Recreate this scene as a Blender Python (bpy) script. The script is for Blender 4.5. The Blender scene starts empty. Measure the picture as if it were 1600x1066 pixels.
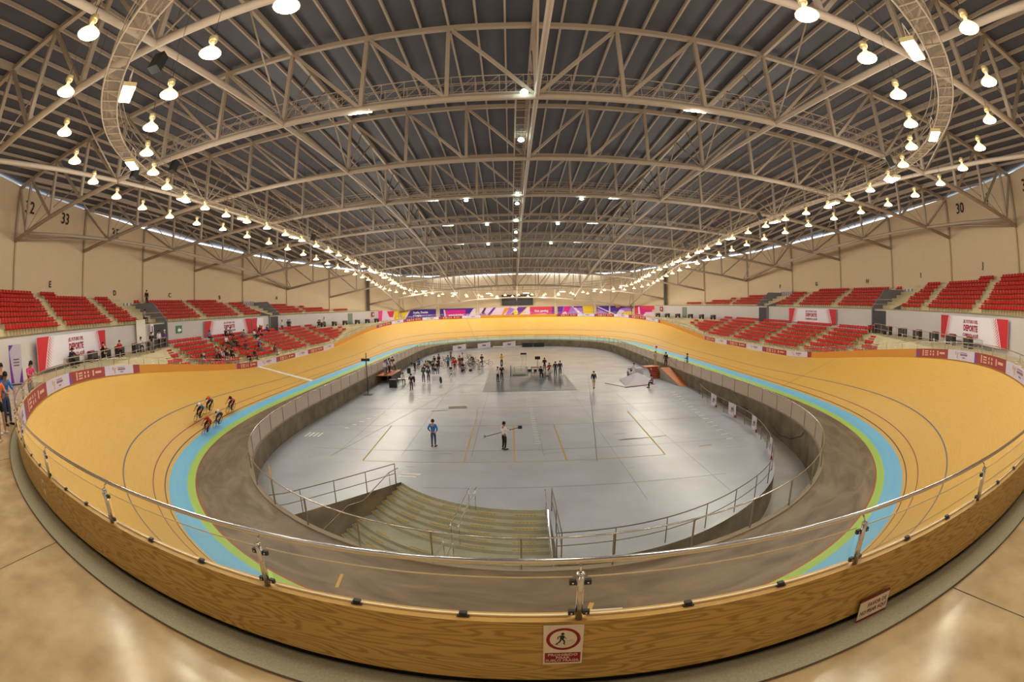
import bpy, bmesh, math, random
import numpy as np
from mathutils import Vector, Matrix, geometry as mgeo
random.seed(7)
SC = bpy.context.scene
COL = SC.collection
# ---------------------------------------------------------------- camera (diagonal-style fisheye, equisolid)
cd = bpy.data.cameras.new('camera'); cam = bpy.data.objects.new('camera', cd); COL.objects.link(cam)
cd.type = 'PANO'; cd.panorama_type = 'FISHEYE_EQUISOLID'
cd.sensor_fit = 'HORIZONTAL'; cd.sensor_width = 36.0; cd.sensor_height = 36.0 * 1066 / 1600
cd.fisheye_lens = 765.73 * 36.0 / 1600; cd.fisheye_fov = math.radians(200)
cd.clip_start = .05; cd.clip_end = 500
_ya, _pi, _ro = math.radians(.085), math.radians(4.129), math.radians(-1.119)
_F = Vector((math.sin(_ya) * math.cos(_pi), math.cos(_ya) * math.cos(_pi), -math.sin(_pi)))
_X = Vector((math.cos(_ya), -math.sin(_ya), 0)); _U = _X.cross(_F)
_r = _X * math.cos(_ro) + _U * math.sin(_ro); _u = -_X * math.sin(_ro) + _U * math.cos(_ro)
_m = Matrix((_r, _u, -_F)).transposed().to_4x4(); _m.translation = Vector((-1.456, -58.361, 7.374))
cam.matrix_world = _m; SC.camera = cam
# ---------------------------------------------------------------- world (hazy day seen through the roof gaps), exposure
w = bpy.data.worlds.new('world'); SC.world = w; w.use_nodes = True
w.node_tree.nodes['Background'].inputs[0].default_value = (.80, .92, 1.0, 1)
w.node_tree.nodes['Background'].inputs[1].default_value = 3.0
SC.view_settings.view_transform = 'Standard'; SC.view_settings.look = 'None'
SC.view_settings.gamma = 1; SC.view_settings.use_curve_mapping = False
SC.view_settings.exposure = 0.5
SC.cycles.max_bounces = 8; SC.cycles.diffuse_bounces = 5; SC.cycles.glossy_bounces = 3
SC.cycles.transparent_max_bounces = 12; SC.cycles.caustics_reflective = False; SC.cycles.caustics_refractive = False
SC.cycles.sample_clamp_indirect = 6; SC.cycles.use_denoising = True
LAMP_W = 62.0          # watts of one high-bay pendant
LAMP_COL = (1.0, .93, .80)
# ---------------------------------------------------------------- track geometry (250 m oval, metres)
TA,TT=13.915,31.685
BMIN,BMAX,BIN=12.3,40.5,12.6
WOOD=6.84
def smooth(x):
    x=np.clip(x,0,1); return x*x*(3-2*x)
def base_curve(n=300):
    L=62.5; s=np.linspace(0,L,n); ds=s[1]-s[0]
    g=smooth((s-TA)/TT); gm=(g[1:]+g[:-1])/2*ds; km=np.pi/2/gm.sum()
    th=np.concatenate([[0],np.cumsum(gm)])*km; tm=(th[1:]+th[:-1])/2
    x=np.concatenate([[0],np.cumsum(-np.sin(tm)*ds)]); y=np.concatenate([[0],np.cumsum(np.cos(tm)*ds)]); x-=x[-1]
    g2=smooth((s-9.)/36.6)
    q=np.stack([x,y,np.cos(th),np.sin(th),g,g2],1)                     # right side, y 0 -> apex
    m=q[::-1][1:].copy(); m[:,0]*=-1; m[:,2]*=-1                       # left side, apex -> 0
    h=np.concatenate([q,m])
    b=h[1:-1].copy(); b[:,0:4]*=-1
    b[:,0:4]=b[:,0:4]
    return np.concatenate([h,b])                                       # closed, counter-clockwise, starts (xmax,0)
BC=base_curve()
# columns: x,y,nx,ny,g(curvature 0..1),g2(bank 0..1)
def widths(k): return .532-.118*k, .864+.049*k                         # green, blue
def sec(u,dz=0.,bc=None):
    """3-D closed line at distance u (along the banked boards) outside the blue band's outer edge; 'BG','L0' the band edges"""
    q=BC if bc is None else bc
    X,Y,NX,NY,K,K2=q.T
    b=np.radians(BMIN+(BMAX-BMIN)*K2); bi=np.radians(BMIN+(BIN-BMIN)*K)
    wg,wb=widths(K); z0=(wg+wb)*np.sin(bi)
    if u=='BG': u=-wb; b=bi
    elif u=='L0': u=-wb-wg; b=bi
    return np.stack([X+NX*u*np.cos(b),Y+NY*u*np.cos(b),z0+u*np.sin(b)+dz],1)
def off(line,d,z=None,bc=None):
    """line moved d metres outwards in plan; z replaces the height"""
    q=BC if bc is None else bc
    P=line.copy(); P[:,0]+=q[:,2]*d; P[:,1]+=q[:,3]*d
    if z is not None: P[:,2]=z
    return P
RIM=sec(WOOD); L0=sec('L0')
FEN=L0.copy(); _d=3.35-.48*BC[:,4]; FEN[:,0]-=BC[:,2]*_d; FEN[:,1]-=BC[:,3]*_d; FEN[:,2]=0
ZC=4.62
NROW=7
def rowz(k): return 2.30+.385*k
def rowo(k): return 1.45+.86*k
def o_lim(y): return float(np.interp(y,[-41,-37,-34,-30,-25,-19,-18.9],[.3,.6,1.2,1.9,3.9,7.2,99]))
def stand_z(o,rz,y=0.):
    """height of the ground at plan distance o outside the rim whose height is rz"""
    if o>o_lim(y): return ZC
    if o<rowo(0): zz=2.30-.385
    else: zz=min(ZC,rowz(int((o-rowo(0))/.86)))
    return max(zz,min(rz-.12,ZC))
# outer wall and grey inner wall, right half, (x,y)
WALL=[(0,-68),(20,-66.5),(30,-58.6),(37.9,-47.3),(41.8,-36),(44.2,-24.7),(45,-13.4),(44.8,-2.1),(43.2,9.2),(40.6,20.5),(36.6,31.8),(32.4,43.1),(27.6,54.4),(19.2,60.3),(9.6,61.7),(0,61.8)]
GREY=[(19,-55),(25,-48.5),(30,-40.6),(32.8,-36),(35.2,-30),(37,-24),(38.3,-16),(38.6,-8),(38.5,0),(38,8),(37.2,16),(36,24),(34.8,31),(32.6,38),(31.0,43.5),(30.6,46.6)]
def wall_x(y):
    W=WALL
    for (x0,y0),(x1,y1) in zip(W,W[1:]):
        if y0<=y<=y1: return x0+(x1-x0)*(y-y0)/(y1-y0)
    return 0
def resample(P,step):
    P=np.array(P,float); d=np.r_[0,np.cumsum(np.hypot(*np.diff(P[:,:2],axis=0).T))]
    n=max(2,int(round(d[-1]/step))+1); t=np.linspace(0,d[-1],n)
    return np.stack([np.interp(t,d,P[:,i]) for i in range(P.shape[1])],1)
def smoothline(P,it=2):
    P=[np.array(p,float) for p in P]
    for _ in range(it):
        Q=[P[0]]
        for a,b in zip(P,P[1:]): Q+= [a*.75+b*.25,a*.25+b*.75]
        Q.append(P[-1]); P=Q
    return np.array(P)
def zb(x,y): return 17.9-.0016*x*x-.0014*(y+24)**2-3.8e-7*x*x*(y+20)**2    # bottom chords
_ty=[-70,-50,-36,-24,-12,-4,7.5,17.6,24,29,38,50,55,62]; _tz=[21.0,22.0,22.15,22.1,21.7,21.2,20.3,19.3,18.8,18.2,17.6,16.7,16.1,14.9]
def zt(x,y): return float(np.interp(y,_ty,_tz))-.0017*x*x                     # top chords
# ---------------------------------------------------------------- helpers
def lin(c):
    return tuple((v / 12.92 if v <= .04045 else ((v + .055) / 1.055) ** 2.4) for v in c)
def hx(r, g, b): return lin((r / 255, g / 255, b / 255))
MATS = {}
def mat(name, col=(.5, .5, .5), rough=.6, metal=0., noise=None, emit=0., alpha=1., trans=0., coat=0., bump=0., spec=.5):
    """noise = (scale, amount 0..1, second colour or None)"""
    if name in MATS: return MATS[name]
    m = bpy.data.materials.new(name); m.use_nodes = True; n = m.node_tree.nodes; l = m.node_tree.links
    b = n['Principled BSDF']; b.inputs['Base Color'].default_value = (*col, 1); b.inputs['Roughness'].default_value = rough
    b.inputs['Metallic'].default_value = metal; b.inputs['Specular IOR Level'].default_value = spec
    if coat: b.inputs['Coat Weight'].default_value = coat; b.inputs['Coat Roughness'].default_value = .15
    if alpha < 1: b.inputs['Alpha'].default_value = alpha
    if trans: b.inputs['Transmission Weight'].default_value = trans
    if emit:
        b.inputs['Emission Color'].default_value = (*col, 1); b.inputs['Emission Strength'].default_value = emit
        m.cycles.emission_sampling = 'NONE'
    if noise:
        sc, amt = noise[0], noise[1]; c2 = noise[2] if len(noise) > 2 else tuple(v * .6 for v in col)
        tc = n.new('ShaderNodeTexCoord'); t = n.new('ShaderNodeTexNoise'); t.inputs['Scale'].default_value = sc; t.inputs['Detail'].default_value = 6
        r = n.new('ShaderNodeMapRange'); r.inputs['From Min'].default_value = .3; r.inputs['From Max'].default_value = .7; r.inputs['To Max'].default_value = amt
        mx = n.new('ShaderNodeMix'); mx.data_type = 'RGBA'; mx.inputs[6].default_value = (*col, 1); mx.inputs[7].default_value = (*c2, 1)
        l.new(tc.outputs['Object'], t.inputs['Vector']); l.new(t.outputs['Fac'], r.inputs['Value']); l.new(r.outputs[0], mx.inputs[0]); l.new(mx.outputs[2], b.inputs['Base Color'])
        if bump:
            bp = n.new('ShaderNodeBump'); bp.inputs['Strength'].default_value = bump; bp.inputs['Distance'].default_value = .02
            l.new(t.outputs['Fac'], bp.inputs['Height']); l.new(bp.outputs[0], b.inputs['Normal'])
    MATS[name] = m; return m
def see_mat(name, col, clear, rough=.3):
    """thin clear sheet: mostly transparent, partly a diffuse/glossy film"""
    if name in MATS: return MATS[name]
    m = bpy.data.materials.new(name); m.use_nodes = True; n = m.node_tree.nodes; l = m.node_tree.links
    b = n['Principled BSDF']; b.inputs['Base Color'].default_value = (*col, 1); b.inputs['Roughness'].default_value = rough
    t = n.new('ShaderNodeBsdfTransparent'); t.inputs[0].default_value = (.96, .97, .96, 1)
    mx = n.new('ShaderNodeMixShader'); mx.inputs[0].default_value = clear
    l.new(b.outputs[0], mx.inputs[1]); l.new(t.outputs[0], mx.inputs[2]); l.new(mx.outputs[0], n['Material Output'].inputs['Surface'])
    MATS[name] = m; return m
def uvnoise_mat(name, c1, c2, sx, sy, rough, dist=0., amt=1., det=5., ring=None, coat=0.):
    """colour varies with the mesh's own UV in metres (u along the boards, v across)"""
    if name in MATS: return MATS[name]
    m = bpy.data.materials.new(name); m.use_nodes = True; n = m.node_tree.nodes; l = m.node_tree.links
    b = n['Principled BSDF']; b.inputs['Roughness'].default_value = rough
    if coat: b.inputs['Coat Weight'].default_value = coat; b.inputs['Coat Roughness'].default_value = .2
    uv = n.new('ShaderNodeUVMap'); uv.uv_map = 'UVMap'
    mp = n.new('ShaderNodeMapping'); mp.inputs['Scale'].default_value = (sx, sy, 1)
    l.new(uv.outputs[0], mp.inputs['Vector'])
    if ring:
        t0 = n.new('ShaderNodeTexNoise'); t0.inputs['Scale'].default_value = 1.0; t0.inputs['Detail'].default_value = 2; t0.inputs['Roughness'].default_value = .4
        l.new(mp.outputs[0], t0.inputs['Vector'])
        mm = n.new('ShaderNodeMath'); mm.operation = 'MULTIPLY'; mm.inputs[1].default_value = ring
        ss = n.new('ShaderNodeMath'); ss.operation = 'SINE'; l.new(t0.outputs['Fac'], mm.inputs[0]); l.new(mm.outputs[0], ss.inputs[0])
        r = n.new('ShaderNodeMapRange'); r.inputs['From Min'].default_value = -.2; r.inputs['From Max'].default_value = 1; r.inputs['To Max'].default_value = amt
        l.new(ss.outputs[0], r.inputs['Value'])
    else:
        t = n.new('ShaderNodeTexNoise'); t.inputs['Scale'].default_value = 1; t.inputs['Detail'].default_value = det; t.inputs['Distortion'].default_value = dist
        l.new(mp.outputs[0], t.inputs['Vector'])
        r = n.new('ShaderNodeMapRange'); r.inputs['From Min'].default_value = .3; r.inputs['From Max'].default_value = .7; r.inputs['To Max'].default_value = amt
        l.new(t.outputs['Fac'], r.inputs['Value'])
    mx = n.new('ShaderNodeMix'); mx.data_type = 'RGBA'; mx.inputs[6].default_value = (*c1, 1); mx.inputs[7].default_value = (*c2, 1)
    l.new(r.outputs[0], mx.inputs[0]); l.new(mx.outputs[2], b.inputs['Base Color'])
    MATS[name] = m; return m

class MB:
    """collects shapes into ONE mesh"""
    def __init__(s): s.v = []; s.f = []; s.m = []; s.uv = []; s.hasuv = False; s.sm = []
    def add(s, V, F, mi=0, uv=None, smooth=False):
        b = len(s.v); s.v.extend([tuple(map(float, p)) for p in V])
        for i, f in enumerate(F):
            s.f.append(tuple(b + j for j in f)); s.m.append(mi); s.sm.append(smooth)
            s.uv.append([uv[j] for j in f] if uv is not None else [(0, 0)] * len(f))
        if uv is not None: s.hasuv = True
        return s
    def box(s, c, d, mi=0, rot=0., ax=None):
        """centre c, full sizes d, turned rot about z"""
        hx_, hy, hz = d[0] / 2, d[1] / 2, d[2] / 2; co, si = math.cos(rot), math.sin(rot); V = []
        for z in (-hz, hz):
            for x, y in ((-hx_, -hy), (hx_, -hy), (hx_, hy), (-hx_, hy)):
                V.append((c[0] + x * co - y * si, c[1] + x * si + y * co, c[2] + z))
        return s.add(V, [(3, 2, 1, 0), (4, 5, 6, 7), (0, 1, 5, 4), (1, 2, 6, 5), (2, 3, 7, 6), (3, 0, 4, 7)], mi)
    def beam(s, a, b, w, h, mi=0):
        """rectangular bar from a to b, w wide, h high"""
        a = Vector(a); b = Vector(b); d = (b - a).normalized(); up = Vector((0, 0, 1)) if abs(d.z) < .95 else Vector((1, 0, 0))
        x = d.cross(up).normalized() * w / 2; y = x.normalized().cross(d) * h / 2
        V = [a - x - y, a + x - y, a + x + y, a - x + y, b - x - y, b + x - y, b + x + y, b - x + y]
        return s.add(V, [(0, 3, 2, 1), (4, 5, 6, 7), (0, 1, 5, 4), (1, 2, 6, 5), (2, 3, 7, 6), (3, 0, 4, 7)], mi)
    def tube(s, P, r, n=8, mi=0, closed=False, caps=True):
        """round tube along P; r a number or one per point"""
        P = [Vector(p) for p in P]; k = len(P); R = r if hasattr(r, '__len__') else [r] * k; V = []; prev = None
        for i, p in enumerate(P):
            if closed: t = P[(i + 1) % k] - P[i - 1]
            else: t = P[min(i + 1, k - 1)] - P[max(i - 1, 0)]
            t.normalize()
            if prev is None:
                a = Vector((0, 0, 1)) if abs(t.z) < .9 else Vector((1, 0, 0)); x = t.cross(a).normalized()
            else: x = (prev - t * prev.dot(t)).normalized()
            prev = x; y = t.cross(x)
            for j in range(n):
                q = 2 * math.pi * j / n; V.append(p + (x * math.cos(q) + y * math.sin(q)) * R[i])
        F = []
        for i in range(k if closed else k - 1):
            a = i * n; b = ((i + 1) % k) * n
            for j in range(n): F.append((a + j, a + (j + 1) % n, b + (j + 1) % n, b + j))
        if caps and not closed: F.append(tuple(range(n - 1, -1, -1))); F.append(tuple((k - 1) * n + j for j in range(n)))
        return s.add(V, F, mi, smooth=n > 5)
    def lathe(s, prof, c=(0, 0, 0), n=14, mi=0):
        """prof = (radius, z) from bottom up"""
        V = []; F = []
        for r, z in prof:
            for j in range(n):
                q = 2 * math.pi * j / n; V.append((c[0] + r * math.cos(q), c[1] + r * math.sin(q), c[2] + z))
        for i in range(len(prof) - 1):
            for j in range(n): F.append((i * n + j, i * n + (j + 1) % n, (i + 1) * n + (j + 1) % n, (i + 1) * n + j))
        F.append(tuple(range(n - 1, -1, -1))); F.append(tuple((len(prof) - 1) * n + j for j in range(n)))
        return s.add(V, F, mi, smooth=True)
    def ball(s, c, r, mi=0, n=10, m=7):
        r = r if hasattr(r, '__len__') else (r, r, r)
        prof = [(max(.02, math.sin(math.pi * i / m)), -math.cos(math.pi * i / m)) for i in range(m + 1)]; V = []; F = []
        for a, z in prof:
            for j in range(n): q = 2 * math.pi * j / n; V.append((c[0] + r[0] * a * math.cos(q), c[1] + r[1] * a * math.sin(q), c[2] + r[2] * z))
        for i in range(m):
            for j in range(n): F.append((i * n + j, i * n + (j + 1) % n, (i + 1) * n + (j + 1) % n, (i + 1) * n + j))
        return s.add(V, F, mi, smooth=True)
    def strips(s, lines, mis=None, closed=True, uv=None, smooth=True, thick=0):
        """surface between successive 3-D lines of equal length; mis: one material per strip"""
        k = len(lines[0]); V = np.concatenate(lines); F = []; M = []
        for a in range(len(lines) - 1):
            for i in range(k if closed else k - 1):
                j = (i + 1) % k; F.append((a * k + i, a * k + j, (a + 1) * k + j, (a + 1) * k + i)); M.append(0 if mis is None else mis[a])
        b = len(s.v); s.v.extend(map(tuple, V.tolist()))
        L = None
        if uv is not None:
            s.hasuv = True; arc = np.r_[0, np.cumsum(np.hypot(*np.diff(lines[0][:, :2], axis=0).T))]
            tot = arc[-1] + (np.hypot(*(lines[0][0] - lines[0][-1])[:2]) if closed else 0)
        for (q, f), mm in zip(enumerate(F), M):
            s.f.append(tuple(b + j for j in f)); s.m.append(mm); s.sm.append(smooth)
            if uv is None: s.uv.append([(0, 0)] * 4)
            else:
                a = f[0] // k; i = f[0] % k; u0 = arc[i]; u1 = arc[i + 1] if i + 1 < k else tot
                s.uv.append([(u0, uv[a]), (u1, uv[a]), (u1, uv[a + 1]), (u0, uv[a + 1])])
        return s
    def poly(s, P, z0, z1=None, mi=0):
        """flat polygon at height z0, or a prism z0..z1"""
        P = [(p[0], p[1]) for p in P]; tri = mgeo.tessellate_polygon([[Vector((x, y, 0)) for x, y in P]])
        k = len(P)
        area = sum(P[i][0] * P[(i + 1) % k][1] - P[(i + 1) % k][0] * P[i][1] for i in range(k))
        def fix(t):
            a, b, c = (P[i] for i in t); ar = (b[0] - a[0]) * (c[1] - a[1]) - (c[0] - a[0]) * (b[1] - a[1]); return t if ar > 0 else t[::-1]
        tri = [fix(t) for t in tri]
        if z1 is None: return s.add([(x, y, z0) for x, y in P], tri, mi)
        V = [(x, y, z0) for x, y in P] + [(x, y, z1) for x, y in P]; F = [tuple(t[::-1]) for t in tri] + [tuple(j + k for j in t) for t in tri]
        for i in range(k):
            j = (i + 1) % k; F.append((i, j, j + k, i + k) if area > 0 else (j, i, i + k, j + k))
        return s.add(V, F, mi)
    def build(s, name, mats, parent=None, loc=None, kind=None):
        me = bpy.data.meshes.new(name); me.from_pydata(s.v, [], s.f)
        for m in (mats if isinstance(mats, (list, tuple)) else [mats]): me.materials.append(m)
        me.polygons.foreach_set('material_index', s.m); me.polygons.foreach_set('use_smooth', s.sm)
        if s.hasuv:
            uvl = me.uv_layers.new(name='UVMap'); uvl.data.foreach_set('uv', [c for f in s.uv for p in f for c in p])
        me.update(); o = bpy.data.objects.new(name, me); COL.objects.link(o)
        if parent is not None: o.parent = parent
        if loc is not None: o.location = loc
        if kind: o['kind'] = kind
        return o
def tag(o, label=None, cat=None, group=None, kind=None):
    if label: o['label'] = label
    if cat: o['category'] = cat
    if group: o['group'] = group
    if kind: o['kind'] = kind
    return o
def empty(name, loc=(0, 0, 0), rz=0.):
    o = bpy.data.objects.new(name, None); COL.objects.link(o); o.location = loc; o.rotation_euler = (0, 0, rz); o.empty_display_size = .1
    return o
def kids(o): return [c for c in o.children]
def copy_tree(o, parent=None):
    c = o.copy(); COL.objects.link(c)
    if parent is not None: c.parent = parent
    for ch in o.children: copy_tree(ch, c)
    return c
def text(name, s, size, m, parent, loc, rot=(0, 0, 0), bold=0., align='CENTER', depth=.002, sx=1.):
    c = bpy.data.curves.new(name, 'FONT'); c.body = s; c.size = size; c.align_x = align; c.align_y = 'CENTER'; c.extrude = depth; c.offset = bold
    c.space_character = 1.0; c.resolution_u = 2; c.materials.append(m); o = bpy.data.objects.new(name, c); COL.objects.link(o)
    o.parent = parent; o.location = loc; o.rotation_euler = rot; o.scale = (sx, 1, 1); return o
N = len(BC)
ARC = np.r_[0, np.cumsum(np.hypot(*np.diff(np.vstack([RIM, RIM[:1]])[:, :2], axis=0).T))]   # distance along the rim
def at_arc(line, a):
    """point, outward normal of a closed line at rim distance a"""
    a = a % ARC[-1]; i = int(np.searchsorted(ARC, a, 'right')) - 1; i = min(i, N - 1); t = (a - ARC[i]) / (ARC[i + 1] - ARC[i]); j = (i + 1) % N
    p = line[i] * (1 - t) + line[j] * t; nn = BC[i, 2:4] * (1 - t) + BC[j, 2:4] * t
    return p, nn / np.hypot(*nn)
def seg_arc(line, a0, a1, step=.4):
    """open stretch of a closed line between two rim distances"""
    k = max(2, int(abs(a1 - a0) / step) + 1); return np.array([at_arc(line, a)[0] for a in np.linspace(a0, a1, k)])
def grid_dense(line): return line
# ---------------------------------------------------------------- materials of the setting
M_wood = uvnoise_mat('track_timber', hx(226, 180, 86), hx(210, 160, 70), .8, 18., .42, amt=.6, coat=.0)
M_blue = uvnoise_mat('blue_paint', hx(108, 190, 240), hx(122, 196, 232), .4, 5., .5)
M_green = uvnoise_mat('green_paint', hx(160, 205, 84), hx(172, 205, 100), .4, 5., .5)
M_apron = uvnoise_mat('apron_concrete', hx(98, 82, 66), hx(146, 126, 102), .4, 1.1, .5, dist=1.1)
M_inf = mat('infield_concrete', hx(194, 200, 214), .26, noise=(.35, .8, hx(176, 180, 192)))
M_conc = mat('bare_concrete', hx(140, 126, 104), .8, noise=(.9, .9, hx(94, 84, 68)))
M_step = mat('stair_concrete', hx(188, 186, 164), .7, noise=(1.5, .6, hx(160, 158, 138)))
M_hall = mat('polished_floor', hx(214, 188, 146), .17, noise=(1.7, 1., hx(178, 150, 110)))
M_stand = mat('stand_concrete', hx(212, 198, 160), .75, noise=(1.2, .5, hx(190, 174, 136)))
M_wall = mat('wall_plaster', hx(222, 200, 168), .8, noise=(.8, .25, hx(212, 188, 156)))
M_grey = mat('grey_panel', hx(204, 197, 198), .7, noise=(.7, .25, hx(192, 185, 186)))
M_deck = mat('roof_deck', hx(84, 86, 98), .55, noise=(.5, .5, hx(70, 72, 84)))
M_steel = mat('painted_steel', hx(178, 162, 146), .5)
M_black = mat('black', (.012, .012, .013), .5); M_dark = mat('dark_grey', hx(52, 50, 52), .6)
M_white = mat('white_paint', hx(238, 236, 232), .5)
M_inox = mat('stainless_steel', hx(214, 212, 212), .16, metal=1.)
M_ply = uvnoise_mat('plywood', hx(194, 160, 92), hx(142, 108, 50), .75, 6.2, .5, ring=85., amt=.7)
M_plycap = uvnoise_mat('plywood_edge', hx(214, 172, 98), hx(194, 150, 76), .8, 8., .5)
M_plyin = mat('orange_board', hx(206, 138, 36), .5)
M_glass = see_mat('clear_screen', (.75, .78, .76), .90, .1)
M_poly = see_mat('cloudy_screen', hx(226, 208, 196), .36, .35)
M_red = mat('red_seat', hx(192, 16, 14), .6, spec=.3)
M_line_black = mat('black_line', hx(60, 50, 46), .5); M_line_red = mat('red_line', hx(150, 70, 50), .5); M_line_blue = mat('blue_line', hx(92, 96, 112), .5)
M_yel = mat('yellow_paint', hx(214, 172, 96), .6); M_maroon = mat('maroon_print', hx(150, 38, 40), .5); M_lilac = mat('lilac_print', hx(206, 200, 226), .5)
M_strip = mat('ribbed_matting', hx(196, 194, 168), .8, noise=(40., .7, hx(164, 162, 136)))
MAR = .0
# ---------------------------------------------------------------- the track
mb = MB()
u_lines = [0, .9, 1.8, 2.9, 4.0, 5.2, 6.1, WOOD]
mb.strips([sec('L0'), sec('BG'), sec(0)] + [sec(u) for u in u_lines[1:]], [1, 2] + [0] * 7, uv=[-1.4, -.86, 0] + u_lines[1:])
track = mb.build('cycling_track', [M_wood, M_green, M_blue], kind='structure')
def ribbon(name, u0, u1, m, parent, lift=.006, a=None, bc=None):
    A, B = sec(u0), sec(u1)
    if u0 == 'L0': B = A.copy(); A = off(A, -.0); B = off(B, u1)
    A = A + [0, 0, lift]; B = B + [0, 0, lift]
    return MB().strips([A, B]).build(name, m, parent)
ribbon('black_line', .18, .24, M_line_black, track); ribbon('red_line', .82, .88, M_line_red, track); ribbon('blue_line', 2.35, 2.42, M_line_blue, track)
A = sec('L0') + [0, 0, .006]; MB().strips([off(A, -.05), off(A, .03)]).build('inner_red_line', mat('edge_red', hx(168, 84, 52), .5), track)
def cross_line(a, w, m, u0=0., u1=WOOD, name='finish_line'):
    mb = MB(); us = np.linspace(u0, u1, 12); P = []
    for s in (-w / 2, w / 2): P.append(np.array([at_arc(sec(u), a + s)[0] + [0, 0, .012] for u in us]))
    return mb.strips(P, closed=False).build(name, m, track)
cross_line(153.6, .75, M_white)
for a in (83.0, 118.2, 19.5, 223.5, 262.5): cross_line(a, .05, M_line_blue, 0., WOOD, 'panel_seam')
# apron between the blue/green band and the inner fence, the wall under it
def fen_z(i=None): return 0
FENo = off(FEN, -.12)
mb = MB(); mb.strips([FENo, off(FEN, 1.0, 0.), off(FEN, 2.1, 0.), sec('L0')], uv=[0, 1.1, 2.2, 3.3])
tag(mb.build('apron_floor', M_apron), kind='structure')
# infield platform outline, ramp gap and stairs
PLAT = smoothline([(17.05, -13.6), (16.5, -15.2), (15.9, -18.), (15.6, -21.), (15.56, -24.3), (15.5, -27), (15.1, -29.5), (14.4, -32.), (13.3, -35.), (11.83, -37.5), (10.5, -39.), (9.1, -40.2), (7.4, -41.4), (5.6, -42.4), (3.7, -43.1), (1.9, -43.45), (0., -43.55)], 2)
SC_, SR = (-.24, -30.35), 8.6                        # centre and radius of the stair head
ANG0, ANG1 = math.radians(-90), math.radians(-143.5)
def arcp(r, a): return (SC_[0] + r * math.cos(a), SC_[1] + r * math.sin(a))
stair_top = [arcp(SR, ANG0 + (ANG1 - ANG0) * t) for t in np.linspace(0, 1, 22)]
LW = [stair_top[-1], (-8.85, -37.6), (-11.06, -40.37), (-11.95, -41.5)]
iR = int(((FEN[:, 0] - 17.2) ** 2 + (FEN[:, 1] + 13.6) ** 2).argmin()); iL = int(((FEN[:, 0] + 12.0) ** 2 + (FEN[:, 1] + 41.4) ** 2).argmin())
loop = [tuple(FEN[i % N, :2]) for i in list(range(iR, N)) + list(range(0, iL + 1, 3))]
outline = [p for p in loop] + LW[::-1] + stair_top[::-1][1:] + [(0., -38.95)] + [tuple(p) for p in PLAT[::-1]]
mb = MB().poly(outline, -1.3)
floor = tag(mb.build('floor', M_inf), kind='structure')
# faces of the platform towards the ramp and the stairs
def ramp_z(t): return -1.3 - .7 * smooth(np.clip(t / .55, 0, 1)) - 1.5 * np.clip((t - .5) / .35, 0, 1)
def curtain(P, z0, z1, m, name, th=.0):
    P = np.array(P, float); A = np.c_[P[:, :2], np.full(len(P), 0.)]; B = A.copy(); A[:, 2] = z0; B[:, 2] = z1
    return tag(MB().strips([A, B], closed=False, smooth=False).build(name, m), kind='structure')
curtain(PLAT, -1.3, -4.4, M_conc, 'platform_wall'); curtain([(0., -43.55), (0., -38.95)], -1.3, -4.4, M_conc, 'stair_side_wall')
curtain(LW, -1.3, -4.4, M_conc, 'stair_side_wall')
A = FENo.copy(); B = FENo.copy(); A[:, 2] = -.0; B[:, 2] = -1.34
near = (B[:, 1] < -13) & (B[:, 0] > -12.2) ; B[near, 2] = -4.4
M_wallb = mat('fence_wall_concrete', hx(142, 130, 110), .8, noise=(.8, .9, hx(100, 88, 70)))
tag(MB().strips([A - [0, 0, .03], off(A, .3, -.03), off(B, .3)], smooth=False).strips([A, B], smooth=False).build('track_wall', M_wallb), kind='structure')
# coping strip on the wall top
MB().strips([off(FENo, -.02, .0), off(FENo, -.02, .05), off(FENo, .2, .05), off(FENo, .2, .0)], smooth=False).build('coping', mat('coping', hx(150, 136, 118), .7), bpy.data.objects['track_wall'])
# the ramp between platform and track wall
K = 60; Pi = resample(PLAT, .6); tt = np.linspace(0, 1, K)
def along(P, t):
    d = np.r_[0, np.cumsum(np.hypot(*np.diff(P[:, :2], axis=0).T))]; return np.stack([np.interp(t * d[-1], d, P[:, i]) for i in range(2)], 1)
iE = int(((FEN[:, 0] - 0.2) ** 2 + (FEN[:, 1] + 46.) ** 2).argmin())
Fo = FEN[iE:iR + 1][::-1][:, :2] if iE < iR else np.concatenate([FEN[iE:], FEN[:iR + 1]])[::-1][:, :2]
ai, ao = along(Pi, tt), along(Fo, tt); zz = ramp_z(tt)
tag(MB().strips([np.c_[ai, zz], np.c_[ao, zz]], closed=False).build('ramp_floor', mat('ramp_concrete', hx(172, 170, 166), .35, noise=(.6, .8, hx(140, 136, 130)))), kind='structure')
# stairs: two flights with a landing, arcs about one centre
mb = MB(); R_, Z_ = SR, -1.3; nose = []
aa = np.linspace(ANG0 + .02, ANG1 - .05, 30)
def ringpt(r, z): return np.array([(*arcp(r, a), z) for a in aa])
lines = [ringpt(R_, Z_)]
for f, cnt in ((0, 7), (1, 9)):
    for k in range(cnt):
        lines.append(ringpt(R_, Z_ - .168)); Z_ -= .168; nose.append((R_, Z_ + .168)) if not (f == 0 and k == 0) else None
        R_ += .33 if not (f == 0 and k == cnt - 1) else .88
        lines.append(ringpt(R_, Z_)); 
lines.append(ringpt(R_ + 4, Z_)); mb.strips(lines, closed=False, smooth=False)
stairs = tag(mb.build('stairs', M_step), kind='structure')
mb = MB()
for (r, z) in nose:
    for c in np.linspace(.09, .93, 5)[(0 if z > -2.4 else 1):]:
        for q in range(7):
            a = ANG0 + (ANG1 - ANG0) * c + (q - 3) * .017 * 9 / r; p = arcp(r - .1, a)
            mb.box((p[0], p[1], z + .006), (.09, .12, .008), 0, a)
mb.build('tread_marks', mat('tread_mark', hx(196, 160, 60), .7), stairs)
mb = MB()
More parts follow.
